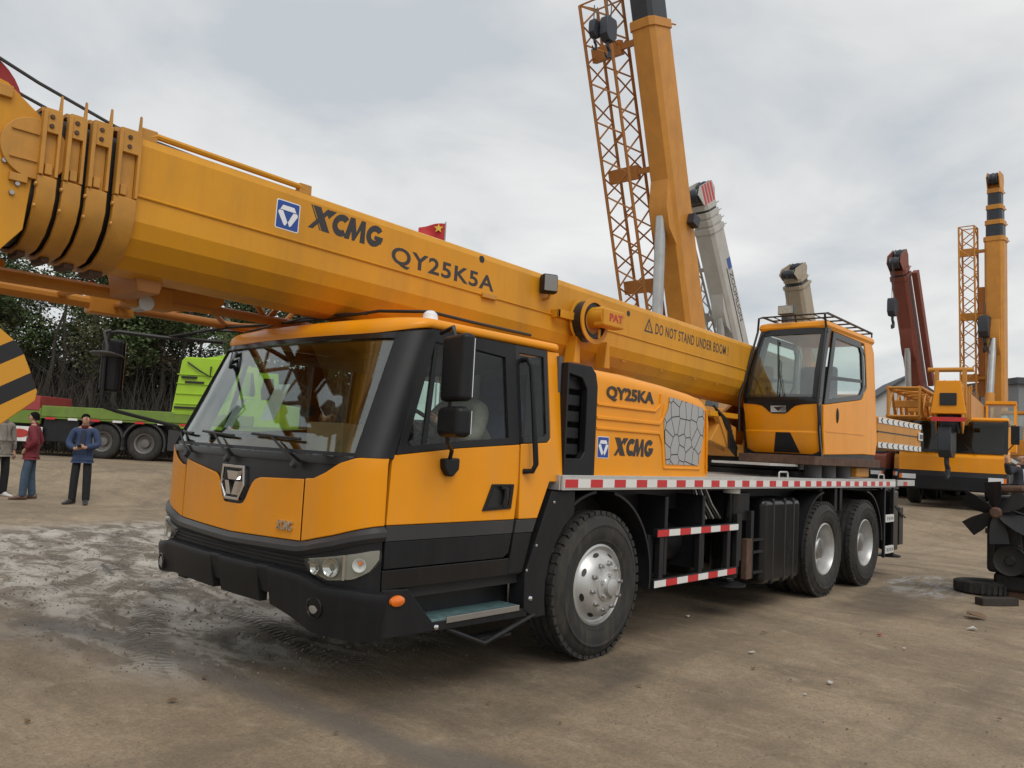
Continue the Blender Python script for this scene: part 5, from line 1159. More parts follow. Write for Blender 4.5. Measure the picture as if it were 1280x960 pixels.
# ================================================================ trees and thicket behind it
BARK = mat('bark', (.055,.045,.036), .9, var=.3, scale=12, bump=.4, bscale=40)
BARKP = mat('pale_bark', (.12,.105,.085), .9, var=.3, scale=12)
def leafmat(name, c1, c2):
    m = mat(name, c1, .65, var=.0); t = m.node_tree; b = t.nodes['Principled BSDF']
    gi = t.nodes.new('ShaderNodeNewGeometry'); r = t.nodes.new('ShaderNodeValToRGB'); r.color_ramp.elements[0].color = (*c1,1); r.color_ramp.elements[1].color = (*c2,1)
    t.links.new(gi.outputs['Random Per Island'], r.inputs[0]); t.links.new(r.outputs[0], b.inputs['Base Color']); b.inputs['Specular IOR Level'].default_value = .25
    return m
LF1 = leafmat('evergreen_leaves', (.035,.058,.022), (.105,.145,.055)); LF2 = leafmat('dull_leaves', (.05,.058,.024), (.12,.12,.055)); LF3 = leafmat('bare_twig_leaves', (.045,.035,.022), (.09,.065,.04))
def leaves(mb, c, rad, n, size, rnd):
    for _ in range(n):
        d = Vector((rnd.gauss(0,1),rnd.gauss(0,1),rnd.gauss(0,1))); d = d.normalized()*rad*(rnd.random()**.45); p = c+Vector((d.x,d.y,d.z*.7))
        s = size*rnd.uniform(.6,1.4); a = Vector((rnd.uniform(-1,1),rnd.uniform(-1,1),rnd.uniform(-.6,.6))).normalized(); b = a.cross(Vector((rnd.uniform(-1,1),rnd.uniform(-1,1),rnd.uniform(-1,1)))).normalized()
        mb.v += [p+a*s*.5, p+b*s*.28, p-a*s*.5, p-b*s*.28]; k = len(mb.v); mb.f.append([k-4,k-3,k-2,k-1])
def raw_mesh(mb, name):
    me = bpy.data.meshes.new(name); me.from_pydata([tuple(p) for p in mb.v], [], mb.f); return me
def tree(label, pos, H, seed, lf, dens=1., spread=1.5, lean=0., low=.38):
    rnd = random.Random(seed); pos = Vector(pos); r = thing('tree', label, 'tree', pos, 'trees behind the lime green truck')
    tk = MB(); top = pos+Vector((lean*rnd.uniform(-1,1),lean*rnd.uniform(-1,1),H*.86)); pts = [pos+Vector((0,0,-.1))]
    for k in range(1,7): q = k/6; pts.append(pos.lerp(top,q)+Vector((rnd.uniform(-.12,.12),rnd.uniform(-.12,.12),0)))
    tk.tube(pts, [.13*(1-.85*k/6) for k in range(7)], 8); cr = MB()
    for k in range(15):
        q = rnd.uniform(low*.7,.96); b0 = pos.lerp(top,q); an = rnd.uniform(0,2*PI); L = spread*(1.15-q*.75)*rnd.uniform(.6,1.2)
        b1 = b0+Vector((math.cos(an)*L*.55,math.sin(an)*L*.55,L*.35)); b2 = b0+Vector((math.cos(an)*L,math.sin(an)*L,L*.62+.1))
        tk.tube([b0,b1,b2], [.045*(1.1-q),.03*(1.1-q),.008], 5)
        for j in range(4):
            c0 = b1.lerp(b2, rnd.random()); c1 = c0+Vector((rnd.uniform(-.5,.5),rnd.uniform(-.5,.5),rnd.uniform(.1,.7))); tk.tube([c0,c1], [.010,.004], 4)
        if q > low:
            leaves(cr, b2, .65, int(210*dens), .135, rnd); leaves(cr, b1, .5, int(120*dens), .125, rnd)
    leaves(cr, top, .6, int(240*dens), .135, rnd)
    tk.build('trunk', BARK if seed % 3 else BARKP, r)
    if cr.v: link('crown', raw_mesh(cr, 'crown'), lf, r)
    return r
rt = random.Random(3)
ti = 0
for row, (dep, n_) in enumerate(((27.5, 11),(30.5, 10),(34, 8))):
    for k in range(n_):
        u = -90+k*(520/n_)+rt.uniform(-14,14); p = at_depth(u, 540, dep+rt.uniform(-1,1)); p.z = gz(p.x,p.y)
        kind = ti % 4
        H = [8.0,6.8,8.3,7.3][kind]*rt.uniform(.92,1.06)
        if kind == 3: tree('bare spindly tree with thin upright twigs behind the lime green truck', p, H, 100+ti, LF3, .10, 1.3, .6)
        elif kind == 1: tree('dull olive tree with loose leaves behind the lime green truck', p, H, 100+ti, LF2, .7, 1.6, .4)
        else: tree('dark evergreen tree with a dense crown behind the lime green truck', p, H, 100+ti, LF1, 1.25, 1.7, .3)
        ti += 1
# undergrowth: one tangled mass of stems
ug = MB(); rt = random.Random(9)
for k in range(5200):
    u = rt.uniform(-120, 470); p = at_depth(u, 545, rt.uniform(26.2, 31)); p.z = gz(p.x,p.y); h = rt.uniform(1.4, 3.6); q = Vector((rt.gauss(0,.8),rt.gauss(0,.8),h))
    m_ = p+q*.5+Vector((rt.uniform(-.4,.4),rt.uniform(-.4,.4),0)); a = Vector((rt.uniform(-1,1),rt.uniform(-1,1),0)).normalized()*rt.uniform(.006,.018)
    i = len(ug.v); ug.v += [p-a,p+a,m_+a*.7,m_-a*.7,p+q]; ug.f += [[i,i+1,i+2,i+3],[i+3,i+2,i+4]]
uo = link('undergrowth', raw_mesh(ug,'undergrowth'), mat('dead_stems', (.07,.06,.05), .95, var=.4, scale=1.5)); struct(uo,'stuff'); tag(uo, 'tangle of dry dark stems below the trees', 'undergrowth')
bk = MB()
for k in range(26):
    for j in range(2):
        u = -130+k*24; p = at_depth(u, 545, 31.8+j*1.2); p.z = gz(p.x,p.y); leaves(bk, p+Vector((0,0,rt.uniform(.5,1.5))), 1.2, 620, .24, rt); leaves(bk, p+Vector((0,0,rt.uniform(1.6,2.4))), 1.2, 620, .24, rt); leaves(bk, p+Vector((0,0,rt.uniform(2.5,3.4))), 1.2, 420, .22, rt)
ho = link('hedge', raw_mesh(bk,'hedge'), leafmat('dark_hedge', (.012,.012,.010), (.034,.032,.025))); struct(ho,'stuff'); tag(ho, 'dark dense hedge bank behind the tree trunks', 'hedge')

# ================================================================ flag, houses
fp = at_depth(556, 300, 21); fg = thing('flag', 'small red flag with yellow star on a thin pole behind the boom', 'flag', (fp.x,fp.y,gz(fp.x,fp.y)))
ftop = at_depth(556, 277, 21); MB().tube([(fp.x,fp.y,gz(fp.x,fp.y)),(fp.x,fp.y,ftop.z)], .018, 8).build('pole', STEEL, fg)
fl = []; Lr = -_r0
for j in range(9):
    row = []
    for i in range(13):
        q = i/12; w_ = .07*math.sin(q*7+j*.3)*q; row.append(Vector((fp.x,fp.y,ftop.z-.04-.52*j/8))+Lr*(.70*q)+Vector((_r0.y,-_r0.x,0))*w_*1.2+Vector((0,0,-.16*q*q-.03*q*math.sin(j))))
    fl.append(row)
b2 = [[p+Vector((_r0.y,-_r0.x,0))*-.004 for p in r] for r in fl]
FRED = mat('flag_red', (.50,.025,.03), .7, var=.08); FYEL = mat('flag_yellow', (.75,.55,.05), .7)
cloth = MB().sheet(fl, b2).build('cloth', FRED, fg)
nrm = -_f; cst = fl[2][3]+nrm*.05
star = []
for k in range(10):
    a = PI/2+k*PI/5; rr = .13 if k % 2 == 0 else .052; star.append(cst+_r0*math.cos(a)*rr+Vector((0,0,1))*math.sin(a)*rr)
MB().loft([star,[p+nrm*.006 for p in star]]).build('star', FYEL, cloth)
def house(name, label, c, wx, wy, h, rh, wallm, roofm, rot):
    r = thing(name, label, 'building', c); Mx = Matrix.Translation(c)@Matrix.Rotation(rot,4,'Z')
    MB().prism([(-wx/2,-.3),(wx/2,-.3),(wx/2,h),(0,h+rh),(-wx/2,h)], lambda x,z: (x,-wy/2,z), lambda x,z: (x,wy/2,z)).xf(Mx).build('wall', wallm, r)
    if rh:
        for sg in (-1,1): MB().loft([[(sg*x,y,z) for x,z in ((0,h+rh+.05),(0,h+rh+.25),(wx/2+.5,h+.12-.5*rh/(wx/2)),(wx/2+.5,h-.08-.5*rh/(wx/2)))] for y in (-wy/2-.4,wy/2+.4)]).xf(Mx).build('roof', roofm, r)
    else: MB().box((-wx/2-.2,-wy/2-.2,h),(wx/2+.2,wy/2+.2,h+.4)).xf(Mx).build('roof', roofm, r)
    return r, Mx
ROOF = mat('slate_roof', (.055,.06,.07), .7, var=.15); WALLW = mat('white_render', (.55,.56,.56), .8, var=.06, scale=.6)
c = at_depth(1118, 560, 62); c.z = .5; hr, Mx = house('house', 'white gabled house with dark slate roof far behind the cranes', c, 8, 9, 4.6, 2.9, WALLW, ROOF, math.radians(-62))
for x in (-2.2,0,2.2): MB().box((x-.5,-4.56,2.3),(x+.5,-4.49,3.6)).xf(Mx).build('window', GREYB, hr)
c = at_depth(1310, 560, 54); c.z = .5; hr, Mx = house('workshop_building', 'grey flat-roofed building beyond the upright yellow boom', c, 9, 8, 6.6, 0, mat('grey_render', (.20,.21,.22), .8, var=.1, scale=.5), ROOF, math.radians(-48))
for x in (-3.4,-1.2,1.2,3.4):
    for z in (1.2,3.9): MB().box((x-.6,-4.06,z),(x+.6,-3.99,z+1.5)).xf(Mx).build('window', GREYB, hr)
MB().box((-4.52,-4.05,2.9),(4.52,-4.0,3.2)).xf(Mx).build('string_course', mat('ochre_band',(.28,.2,.1),.8), hr)
# ================================================================ people
SKIN = mat('skin', (.42,.24,.16), .55, var=.05); HAIR = mat('black_hair', (.010,.009,.008), .95, spec=.1, var=.3, scale=40, bump=.5, bscale=90)
def skinned(verts, edges, radii, root, sub=2):
    me = bpy.data.meshes.new('tmp'); me.from_pydata([tuple(v) for v in verts], edges, []); ob = bpy.data.objects.new('tmp', me); COL.objects.link(ob)
    ob.modifiers.new('s', 'SKIN'); 
    for i, r in enumerate(radii):
        sv = me.skin_vertices[0].data[i]; sv.radius = r if isinstance(r, tuple) else (r, r); sv.use_root = (i == root)
    sb = ob.modifiers.new('d', 'SUBSURF'); sb.levels = sub; sb.render_levels = sub
    dg = bpy.context.evaluated_depsgraph_get(); out = bpy.data.meshes.new_from_object(ob.evaluated_get(dg)); bpy.data.objects.remove(ob)
    out.shade_smooth(); return out
def person(label, loc, rot, J, coat, trousers, shoes, H=1.72, hair=HAIR, collar=None, group=None, bald=False, shirt=None):
    """J overrides joints (local frame, facing -Y); rot turns the figure about Z"""
    j = dict(pel=(0,0,.93), wai=(0,0,1.06), che=(0,.01,1.30), nek=(0,.01,1.47), ntop=(0,-.005,1.545),
             shR=(-.185,.01,1.42), shL=(.185,.01,1.42), elR=(-.24,.03,1.13), elL=(.24,.03,1.13), wrR=(-.23,-.04,.88), wrL=(.23,-.04,.88),
             hiR=(-.09,0,.90), hiL=(.09,0,.90), knR=(-.11,-.01,.50), knL=(.11,-.01,.50), anR=(-.12,.02,.09), anL=(.12,.02,.09), toR=(-.15,-.14,.04), toL=(.15,-.14,.04), head=(0,-.02,1.625), look=(0,-1,0))
    j.update(J); j = {k: Vector(v) for k, v in j.items()}; S_ = H/1.72
    R_ = thing('person', label, 'person', loc, group); Mx = Matrix.Translation(loc)@Matrix.Rotation(rot,4,'Z')@Matrix.Scale(S_,4)
    def fin(me, nm, m, par=R_):
        me.transform(Mx); me.materials.clear(); return link(nm, me, m, par)
    hd = j['head']; lk = j['look'].normalized(); sd = lk.cross(Vector((0,0,1))).normalized(); up = Vector((0,0,1))
    # body: neck, trunk, arms and legs as one surface, with the head
    nm = ['pel','wai','che','nek','ntop','shR','elR','wrR','shL','elL','wrL','hiR','knR','anR','toR','hiL','knL','anL','toL']; ix = {n: i for i, n in enumerate(nm)}
    V = [j[n] for n in nm]; E_ = [(ix[a],ix[b]) for a,b in (('pel','wai'),('wai','che'),('che','nek'),('nek','ntop'),('nek','shR'),('shR','elR'),('elR','wrR'),('nek','shL'),('shL','elL'),('elL','wrL'),('pel','hiR'),('hiR','knR'),('knR','anR'),('anR','toR'),('pel','hiL'),('hiL','knL'),('knL','anL'),('anL','toL'))]
    rad = [(.12,.09),(.12,.09),(.12,.085),(.052,.052),(.05,.05),.04,.036,.028,.04,.036,.028,.075,.055,.03,.016,.075,.055,.03,.016]
    hv = [j['ntop'], hd+up*-.05-lk*-.02, hd, hd+up*.07]
    k0 = len(V); V += hv[1:]; E_ += [(ix['ntop'],k0),(k0,k0+1),(k0+1,k0+2)]; rad += [(.062,.068),(.076,.092),(.055,.07)]
    body = skinned(V, E_, rad, 0); mb = MB(); 
    mb.v = [v.co.copy() for v in body.vertices]; mb.f = [list(p.vertices) for p in body.polygons]
    mb.tube([hd+lk*.085+up*.025, hd+lk*.112-up*.012, hd+lk*.088-up*.022], [.006,.017,.008], 6)         # nose
    for sg in (-1,1):
        mb.lathe([(0,.012),(.014,.008),(.02,0)], hd+sd*sg*.078-up*.005, sd*sg+lk*-.3, 8)                # ears
        mb.lathe([(0,.006),(.010,.004),(.014,0)], hd+lk*.088+sd*sg*.032+up*.018, lk, 8)                 # eyelids
    mb.tube([hd+lk*.088+sd*.024-up*.047, hd+lk*.096-up*.049, hd+lk*.088-sd*.024-up*.047], .006, 5)       # lips
    for s_ in ('R','L'):                                                                                 # hands: palm and five fingers
        w_, e_ = j['wr'+s_], j['el'+s_]; d = (j.get('hd'+s_, w_+(w_-e_).normalized()*.1)-w_).normalized(); sx = d.cross(Vector((0,-1,.2))).normalized(); nx = d.cross(sx)
        mb.tube([w_-d*.02, w_+d*.04, w_+d*.085], [.026,.036,.032], 8)
        for q in range(4):
            b0 = w_+d*.08+sx*(q-1.5)*.018; L = (.062,.074,.07,.052)[q]; mb.tube([b0, b0+d*L*.5+nx*.006, b0+d*L*.85+nx*.03], [.0095,.009,.007], 6)
        th = sx*(-1 if s_ == 'R' else 1); mb.tube([w_+d*.025+th*.026, w_+d*.055+th*.048, w_+d*.085+th*.05+nx*.012], [.012,.011,.008], 6)
    bo = fin(mb.mesh('body', 60), 'body', SKIN)
    ey = MB()
    for sg in (-1,1): ey.lathe([(0,.004),(.006,.002),(.008,-.002)], hd+lk*.094+sd*sg*.032+up*.018, lk, 8); ey.tube([hd+lk*.092+sd*(sg*.016)+up*.040, hd+lk*.09+sd*(sg*.048)+up*.040], .005, 5)
    fin(ey.mesh('eyes'), 'eyes', HAIR, bo)
    if not bald:
        hm = MB(); rings = []
        for a in rng(0, 88, 6):
            z = math.sin(math.radians(a)); c = math.cos(math.radians(a)); ring_ = []
            for k in range(20):
                q = 2*PI*k/20; dirv = lk*math.cos(q)*.098+sd*math.sin(q)*.083; fr = max(0, math.cos(q)); ring_.append(hd+up*(.022+.062*fr*(1-z)+z*.098)-lk*(.016+.01*fr)+dirv*c*.95)
            rings.append(ring_)
        low = [p-up*(.075*max(0,-((p-hd).normalized().dot(lk))+.15)) for p in rings[0]]
        hm.loft([low]+rings); fin(hm.mesh('hair', 80), 'hair', hair, bo)
    # clothes
    cn = ['pel2','wai','che','up2','nk','shR','elR','cuR','shL','elL','cuL','hem']; jj = dict(j); jj['nk'] = j['nek']-up*.005; jj['cuR'] = j['elR'].lerp(j['wrR'],.93); jj['cuL'] = j['elL'].lerp(j['wrL'],.93); jj['up2'] = j['che'].lerp(j['nek'], .62); jj['pel2'] = j['pel']+up*.02; jj['hem'] = j['pel']-up*.085
    ii = {n: i for i, n in enumerate(cn)}
    me = skinned([jj[n] for n in cn], [(ii[a],ii[b]) for a,b in (('hem','pel2'),('pel2','wai'),('wai','che'),('che','up2'),('up2','nk'),('up2','shR'),('shR','elR'),('elR','cuR'),('up2','shL'),('shL','elL'),('elL','cuL'))],
        [(.185,.13),(.172,.122),(.172,.118),(.115,.095),(.068,.07),.076,.072,.056,.076,.072,.056,(.188,.132)], 0)
    jk = fin(me, 'jacket', coat)
    cl = MB().lathe([(.066,-.03),(.078,.0),(.074,.045),(.062,.045),(.06,-.02)], j['nek']+Vector((0,-.004,.01)), j['ntop']-j['nek'], 20); fin(cl.mesh('collar'), 'collar', collar or coat, jk)
    zf = MB(); f0 = j['nek']; pts = [(0,-.118,.95),(0,-.116,1.10),(0,-.112,1.30),(0,-.085,1.42)]
    if shirt:
        zf.loft([[Vector(p)+Vector((dx,-.004,0)) for dx in (-w2*.8,w2*.8)]+[Vector(p)+Vector((dx,.02,0)) for dx in (w2*.8,-w2*.8)] for p,w2 in zip(pts,(.05,.055,.06,.05))]); fin(zf.mesh('shirt_front'), 'shirt_front', shirt, jk)
    else:
        zf.tube(pts, .006, 5); fin(zf.mesh('zip'), 'zip', collar or TRIMG, jk)
    for s_ in ('R','L'): pass
    tn = ['pel','hiR','knR','anR','hiL','knL','anL']; tj = dict(j); tj['anR'] = j['anR']-up*.062; tj['anL'] = j['anL']-up*.062; ti_ = {n: i for i, n in enumerate(tn)}
    me = skinned([tj[n] for n in tn], [(ti_[a],ti_[b]) for a,b in (('pel','hiR'),('hiR','knR'),('knR','anR'),('pel','hiL'),('hiL','knL'),('knL','anL'))], [(.11,.08),.086,.08,.074,.086,.08,.074], 0); fin(me, 'trousers', trousers)
    for s_ in ('R','L'):
        a, t_ = j['an'+s_], j['to'+s_]; d = (t_-a); d.z = 0; d.normalize(); sx = Vector((-d.y,d.x,0)); hl = Vector((a.x,a.y,0))-d*.06
        sh = MB(); rr = []
        for x, w2, h in ((-.02,.03,.09),(.04,.046,.115),(.10,.047,.115),(.16,.047,.08),(.22,.046,.055),(.275,.034,.042),(.295,.016,.03)):
            c = hl+d*x; z0 = a.z-.09
            rr.append([c+sx*w2*math.cos(q)*1.0+Vector((0,0,z0+max(0,.5+.5*math.sin(q))*h)) for q in [2*PI*i/12 for i in range(12)]])
        sh.loft(rr); fin(sh.mesh('shoe', 60), 'shoe', shoes)
    return R_
BLUEJ = mat('blue_jacket_cloth', (.028,.05,.115), .8, var=.2, scale=8, bump=.3, bscale=14); BLKT = mat('black_trouser_cloth', (.012,.012,.015), .85, var=.2, scale=8, bump=.3, bscale=14)
MAROON = mat('maroon_jacket_cloth', (.16,.012,.022), .75, var=.2, scale=8, bump=.4, bscale=16); JEAN = mat('blue_jean_cloth', (.05,.085,.13), .85, var=.3, scale=8, bump=.3, bscale=14)
GREYJ = mat('grey_jacket_cloth', (.24,.22,.19), .85, var=.25, scale=10, bump=.4, bscale=16); BRN = mat('brown_shoe_leather', (.13,.065,.045), .5); DSH = mat('dark_shoe', (.03,.03,.032), .5); WSH = mat('white_shoe', (.6,.6,.58), .6)
def ground_at(u, v):
    d = ray(u, v); k = -CAM.z/d.z; p = CAM+d*k
    for _ in range(12): p = CAM+d*((gz(p.x,p.y)-CAM.z)/d.z)
    return p
face_cam = math.atan2(-_f.x, _f.y)       # figure turned to look back at the viewer
p = ground_at(98, 630)
person('man in blue jacket and black trousers holding a phone in both hands', p, face_cam+.25, dict(elR=(-.27,-.03,1.14), elL=(.27,-.03,1.14), wrR=(-.09,-.22,1.06), wrL=(.08,-.24,1.09), hdR=(.0,-.27,1.09), hdL=(.0,-.28,1.11), anR=(-.13,.02,.09), anL=(.12,.0,.09), toR=(-.20,-.12,.04), toL=(.15,-.15,.04), look=(.62,-.8,0)), BLUEJ, BLKT, DSH, 1.72, collar=mat('dark_red_collar',(.10,.012,.015),.8), shirt=mat('navy_shirt',(.018,.024,.05),.8))
phm = Matrix.Translation(p)@Matrix.Rotation(face_cam+.25,4,'Z'); ph = MB().obox((0,-.30,1.10),(.075,.012,.15),Matrix.Rotation(.9,3,'X')).xf(phm).build('phone', HOSE, None, .004); tag(ph, 'dark phone held by the man in the blue jacket', 'phone')
p = ground_at(34, 624)
person('man in maroon jacket and blue jeans with hands in his pockets', p, face_cam-1.25, dict(elR=(-.25,.10,1.14), elL=(.25,.10,1.14), wrR=(-.17,-.09,.98), wrL=(.17,-.09,.98), hdR=(-.13,-.12,.92), hdL=(.13,-.12,.92), anR=(-.10,.06,.09), anL=(.11,-.07,.09), knR=(-.10,.0,.5), knL=(.11,-.06,.5), toR=(-.11,-.10,.04), toL=(.13,-.23,.04), look=(-.25,-1,-.05)), MAROON, JEAN, BRN, 1.70)
p = ground_at(-4, 621)
person('man in grey coat and dark trousers with white shoes beside the maroon jacket', p, face_cam+1.2, dict(look=(.2,-1,0)), GREYJ, BLKT, WSH, 1.74)
p = at_depth(1276, 668, 16.9); p.z = gz(p.x,p.y)
person('bald man in dark jacket and white shirt raising one arm beside the yellow crane', p, face_cam+.35, dict(elR=(-.42,-.06,1.33), wrR=(-.56,-.12,1.56), hdR=(-.60,-.14,1.68), look=(-.2,-1,0)), mat('navy_coat_cloth',(.015,.018,.026),.8,var=.2), JEAN, DSH, 1.78, bald=True, shirt=WLOGO)
# driver in the cab (seated, hands on the wheel)
DX = Vector((-.74,.60,.40))
person('driver in grey jacket leaning forward at the steering wheel of the front crane', DX, -PI/2, dict(pel=(0,0,.93), wai=(0,-.05,1.05), che=(0,-.17,1.27), nek=(0,-.25,1.43), ntop=(0,-.29,1.50), head=(0,-.34,1.57), shR=(-.19,-.22,1.38), shL=(.19,-.22,1.38), elR=(-.27,-.36,1.16), elL=(.27,-.36,1.16), wrR=(-.17,-.54,1.25), wrL=(.17,-.54,1.25), hiR=(-.1,-.02,.93), hiL=(.1,-.02,.93), knR=(-.14,-.46,.98), knL=(.14,-.46,.98), anR=(-.14,-.60,.40), anL=(.14,-.60,.40), toR=(-.15,-.74,.36), toL=(.15,-.74,.36), look=(.1,-1,-.1)), GREYJ, BLKT, DSH, 1.72)

# ================================================================ scrap engine, tyre and litter at the right
EBLK = mat('greasy_engine_iron', (.014,.013,.013), .55, metal=.2, var=.35, scale=9, dirt=.35, dirtcol=(.05,.035,.025), bump=.3, bscale=25)
EF = at_depth(1245, 641, 9.6); ex, ey_, ez = EF
EN = thing('engine', 'greasy black diesel engine with a bladed fan lying at the yard edge', 'engine', (ex+.7,ey_-.1,0))
MB().box((ex+.28,ey_-.42,.30),(ex+1.5,ey_+.16,1.02)).build('engine_block', EBLK, EN, .05, 3)
MB().box((ex+.34,ey_-.36,1.02),(ex+1.45,ey_+.06,1.24)).build('cylinder_head', EBLK, EN, .03, 3); MB().box((ex+.35,ey_-.34,.08),(ex+1.4,ey_+.1,.30)).build('oil_sump', EBLK, EN, .05, 3)
fn = MB().lathe([(0,.05),(.05,.05),(.07,.02),(.07,-.04),(0,-.04)], EF, (-1,0,0), 20).build('fan_hub', RUST, EN)
for k in range(6):
    a = 2*PI*k/6+.42; d = Vector((0,math.cos(a),math.sin(a))); tg = Vector((0,-math.sin(a),math.cos(a))); bl_ = MB(); rr = []
    for r_, w_, tw in ((.05,.04,.5),(.12,.075,.5),(.25,.10,.42),(.37,.105,.38)):
        c = EF+d*r_; wv = tg*math.cos(tw)+Vector((-1,0,0))*math.sin(tw); nv = wv.cross(d); rr.append([c-wv*w_+nv*.004,c+wv*w_+nv*.004,c+wv*w_-nv*.004,c-wv*w_-nv*.004])
    bl_.loft(rr).build('fan_blade', BLKP, fn, .002)
MB().cyl((ex,ey_,ez),(ex+.3,ey_,ez),.05,14).build('fan_shaft', EBLK, EN)
cp = Vector((ex+.12,ey_-.13,ez-.56)); MB().lathe([(0,.05),(.05,.05),(.06,.03),(.15,.03),(.175,.045),(.175,.02),(.16,0),(.175,-.02),(.175,-.045),(.05,-.045)], cp, (-1,0,0), 32).build('crank_pulley', EBLK, EN)
MB().cyl(cp, cp+Vector((.3,0,0)), .06, 14).build('crank_shaft', EBLK, EN)
MB().lathe([(0,.04),(.08,.04),(.10,.03),(.085,0),(.10,-.03),(0,-.04)], (ex+.1,ey_-.36,ez-.12), (-1,0,0), 24).build('alternator_pulley', EBLK, EN); MB().cyl((ex+.12,ey_-.36,ez-.12),(ex+.4,ey_-.36,ez-.12),.09,18).build('alternator', EBLK, EN)
MB().prism_t([(ey_-.10,ez-.7),(ey_+.02,ez-.7),(ey_+.08,ez-.2),(ey_-.0,ez-.05),(ey_-.22,ez-.1),(ey_-.25,ez-.5)], ex+.18, ex+.27).build('timing_cover', EBLK, EN, .02)
MB().tube([(ex+.3,ey_+.12,ez+.2),(ex+.1,ey_+.05,ez+.28),(ex+.05,ey_-.25,ez+.30),(ex+.3,ey_-.6,ez+.32)], .045, 10).build('water_pipe', RUST, EN)
MB().tube([(ex+.25,ey_-.05,ez-.05),(ex+.2,ey_-.3,ez+.1),(ex+.3,ey_-.5,ez+.05)], .02, 8).build('hose', HOSE, EN); MB().lathe([(0,.02),(.025,.015),(.03,-.03)], (ex+.10,ey_-.24,ez+.17), (-.8,0,.5), 10).build('filler_cap', mat('brass_cap',(.5,.33,.06),.4,metal=.5), EN)
for k in range(5): MB().cyl((ex+.45+k*.2,ey_+.165,ez-.25),(ex+.45+k*.2,ey_+.20,ez-.25),.035,10).build('core_plug', RUST, EN)
for k in range(6):
    MB().tube([(ex+.42+k*.17,ey_+.10,1.16),(ex+.42+k*.17,ey_+.20,1.12),(ex+.42+k*.17,ey_+.21,.98)], .022, 8).build('injector_pipe', RUST, EN)
    MB().cyl((ex+.45+k*.17,ey_-.15,1.235),(ex+.45+k*.17,ey_-.15,1.27),.05,12).build('rocker_cap', EBLK, EN)
for a_ in range(8):
    q_ = 2*PI*a_/8; MB().lathe([(0,.012),(.012,.012),(.014,0)], (ex+.18,ey_-.08+.13*math.cos(q_),ez-.38+.24*math.sin(q_)), (-1,0,0), 6).build('bolt', RUST, EN)
MB().tube([(ex+.14,ey_-.13+.17,ez-.55),(ex+.10,ey_+.06,ez-.1),(ex+.10,ey_-.0,ez+.07),(ex+.10,ey_-.35,ez-.02),(ex+.12,ey_-.46,ez-.14),(ex+.13,ey_-.30,ez-.56)], .012, 6).build('drive_belt', HOSE, EN)
MB().box((ex+.4,ey_-.3,0),(ex+1.3,ey_+.05,.085)).build('pallet_beam', RUST, EN, .01)
tl = at_depth(1228, 738, 10.05); T0 = Vector((tl.x,tl.y,.0))
ty_ = MB().lathe([(.19,.02),(.22,.0),(.28,-.005),(.31,.02),(.315,.08),(.31,.14),(.28,.165),(.22,.16),(.19,.14),(.20,.08)], T0+Vector((0,0,.006)), (.03,.05,1), 40, closed=True)
for k in range(30): a = 2*PI*k/30; d = Vector((math.cos(a),math.sin(a),0)); ty_.obox(T0+d*.312+Vector((0,0,.086)), (.02,.035,.11), Matrix.Rotation(a,3,'Z'))
tag(ty_.build('worn_tyre', RUB, None), 'worn black tyre lying flat on the ground beside the engine', 'tyre')
wb = at_depth(1246, 757, 9.2); tag(MB().obox((wb.x,wb.y,.045),(.5,.12,.09),Matrix.Rotation(-.6,3,'Z')).build('timber_block', mat('oily_timber',(.03,.024,.019),.8,var=.3,scale=12), None, .008), 'oily timber block lying in front of the worn tyre', 'timber')
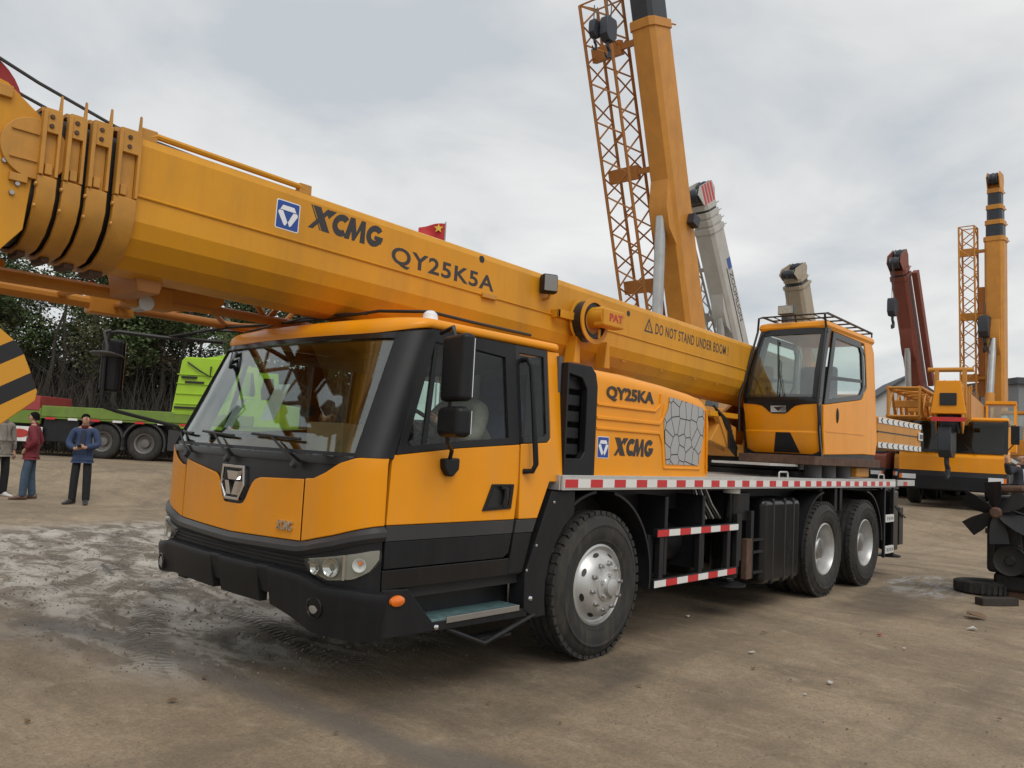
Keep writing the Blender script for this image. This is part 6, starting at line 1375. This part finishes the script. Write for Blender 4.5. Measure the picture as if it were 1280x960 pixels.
# litter
PAP = mat('scrap_paper', (.5,.5,.48), .8, var=.1); LEAF = mat('dry_leaf', (.16,.10,.05), .8, var=.2)
def scrap(u, v, s, m, nm, label, cat, rnd, group=None):
    p = ground_at(u, v); p.z = rough_z(p.x,p.y)+.012; b = MB(); n = 6; c = []
    for k in range(n): a = 2*PI*k/n+rnd.uniform(-.3,.3); c.append(p+Vector((math.cos(a)*s*rnd.uniform(.5,1.1),math.sin(a)*s*rnd.uniform(.4,1),rnd.uniform(0,.35*s))))
    b.loft([[q for q in c],[q+Vector((0,0,.004)) for q in c]]); tag(b.build(nm, m, None, smooth=0), label, cat, group)
rs = random.Random(5)
scrap(1215,788,.06,PAP,'paper_scrap','crumpled white paper scrap on the dirt near the scrap engine','paper',rs)
scrap(1222,774,.14,LEAF,'scrap_sheet','torn dull sheet lying on the dirt in front of the worn tyre','scrap',rs)
scrap(1100,795,.03,mat('red_scrap',(.35,.02,.02),.6),'plastic_scrap','tiny red plastic scrap on the bare dirt','scrap',rs)
for u,v in ((1037,856),(988,852),(940,818),(1130,812),(860,772),(800,858),(942,838),(1250,902),(255,850),(215,880),(33,906),(420,920),(520,830),(955,793),(1076,793),(1006,870),(700,905),(610,880)):
    scrap(u,v,rs.uniform(.012,.03),LEAF if rs.random() < .7 else PAP,'litter_bit','small dry leaf or paper bit lying on the dirt','litter',rs,'litter bits scattered on the ground')
# loose crumbs of dirt and gravel
gv = MB(); rs = random.Random(21)
for k in range(9000):
    if k % 4 == 0: x, y = rs.uniform(-2.9,.3), rs.uniform(.6,8.5)
    else: x, y = rs.uniform(-4.2,8.5), rs.uniform(-3.0,2.5)
    if k % 4 == 0 and mudmask(x,y) < .25: continue
    s = rs.uniform(.003,.009)*(1.4 if k % 4 == 0 else .62)*(1 if rs.random() < .94 else 1.8); z = rough_z(x,y)+s*.25; a = rs.uniform(0,6.3); u_ = Vector((math.cos(a),math.sin(a),0))*s; v_ = Vector((-math.sin(a),math.cos(a),0))*s*rs.uniform(.5,1); c = Vector((x,y,z)); h = Vector((0,0,s*.6))
    i = len(gv.v); gv.v += [c+u_-h,c+v_-h,c-u_-h,c-v_-h,c+u_*.5+h,c+v_*.5+h,c-u_*.5+h,c-v_*.5+h]; gv.f += [[i+4,i+5,i+6,i+7],[i,i+1,i+5,i+4],[i+1,i+2,i+6,i+5],[i+2,i+3,i+7,i+6],[i+3,i,i+4,i+7]]
gvo = link('gravel', raw_mesh(gv,'gravel'), leafmat('crumbs', (.12,.095,.07),(.28,.23,.17))); struct(gvo,'stuff'); tag(gvo, 'loose dirt crumbs and gravel strewn over the yard', 'gravel')
scene.cycles.max_bounces = 8
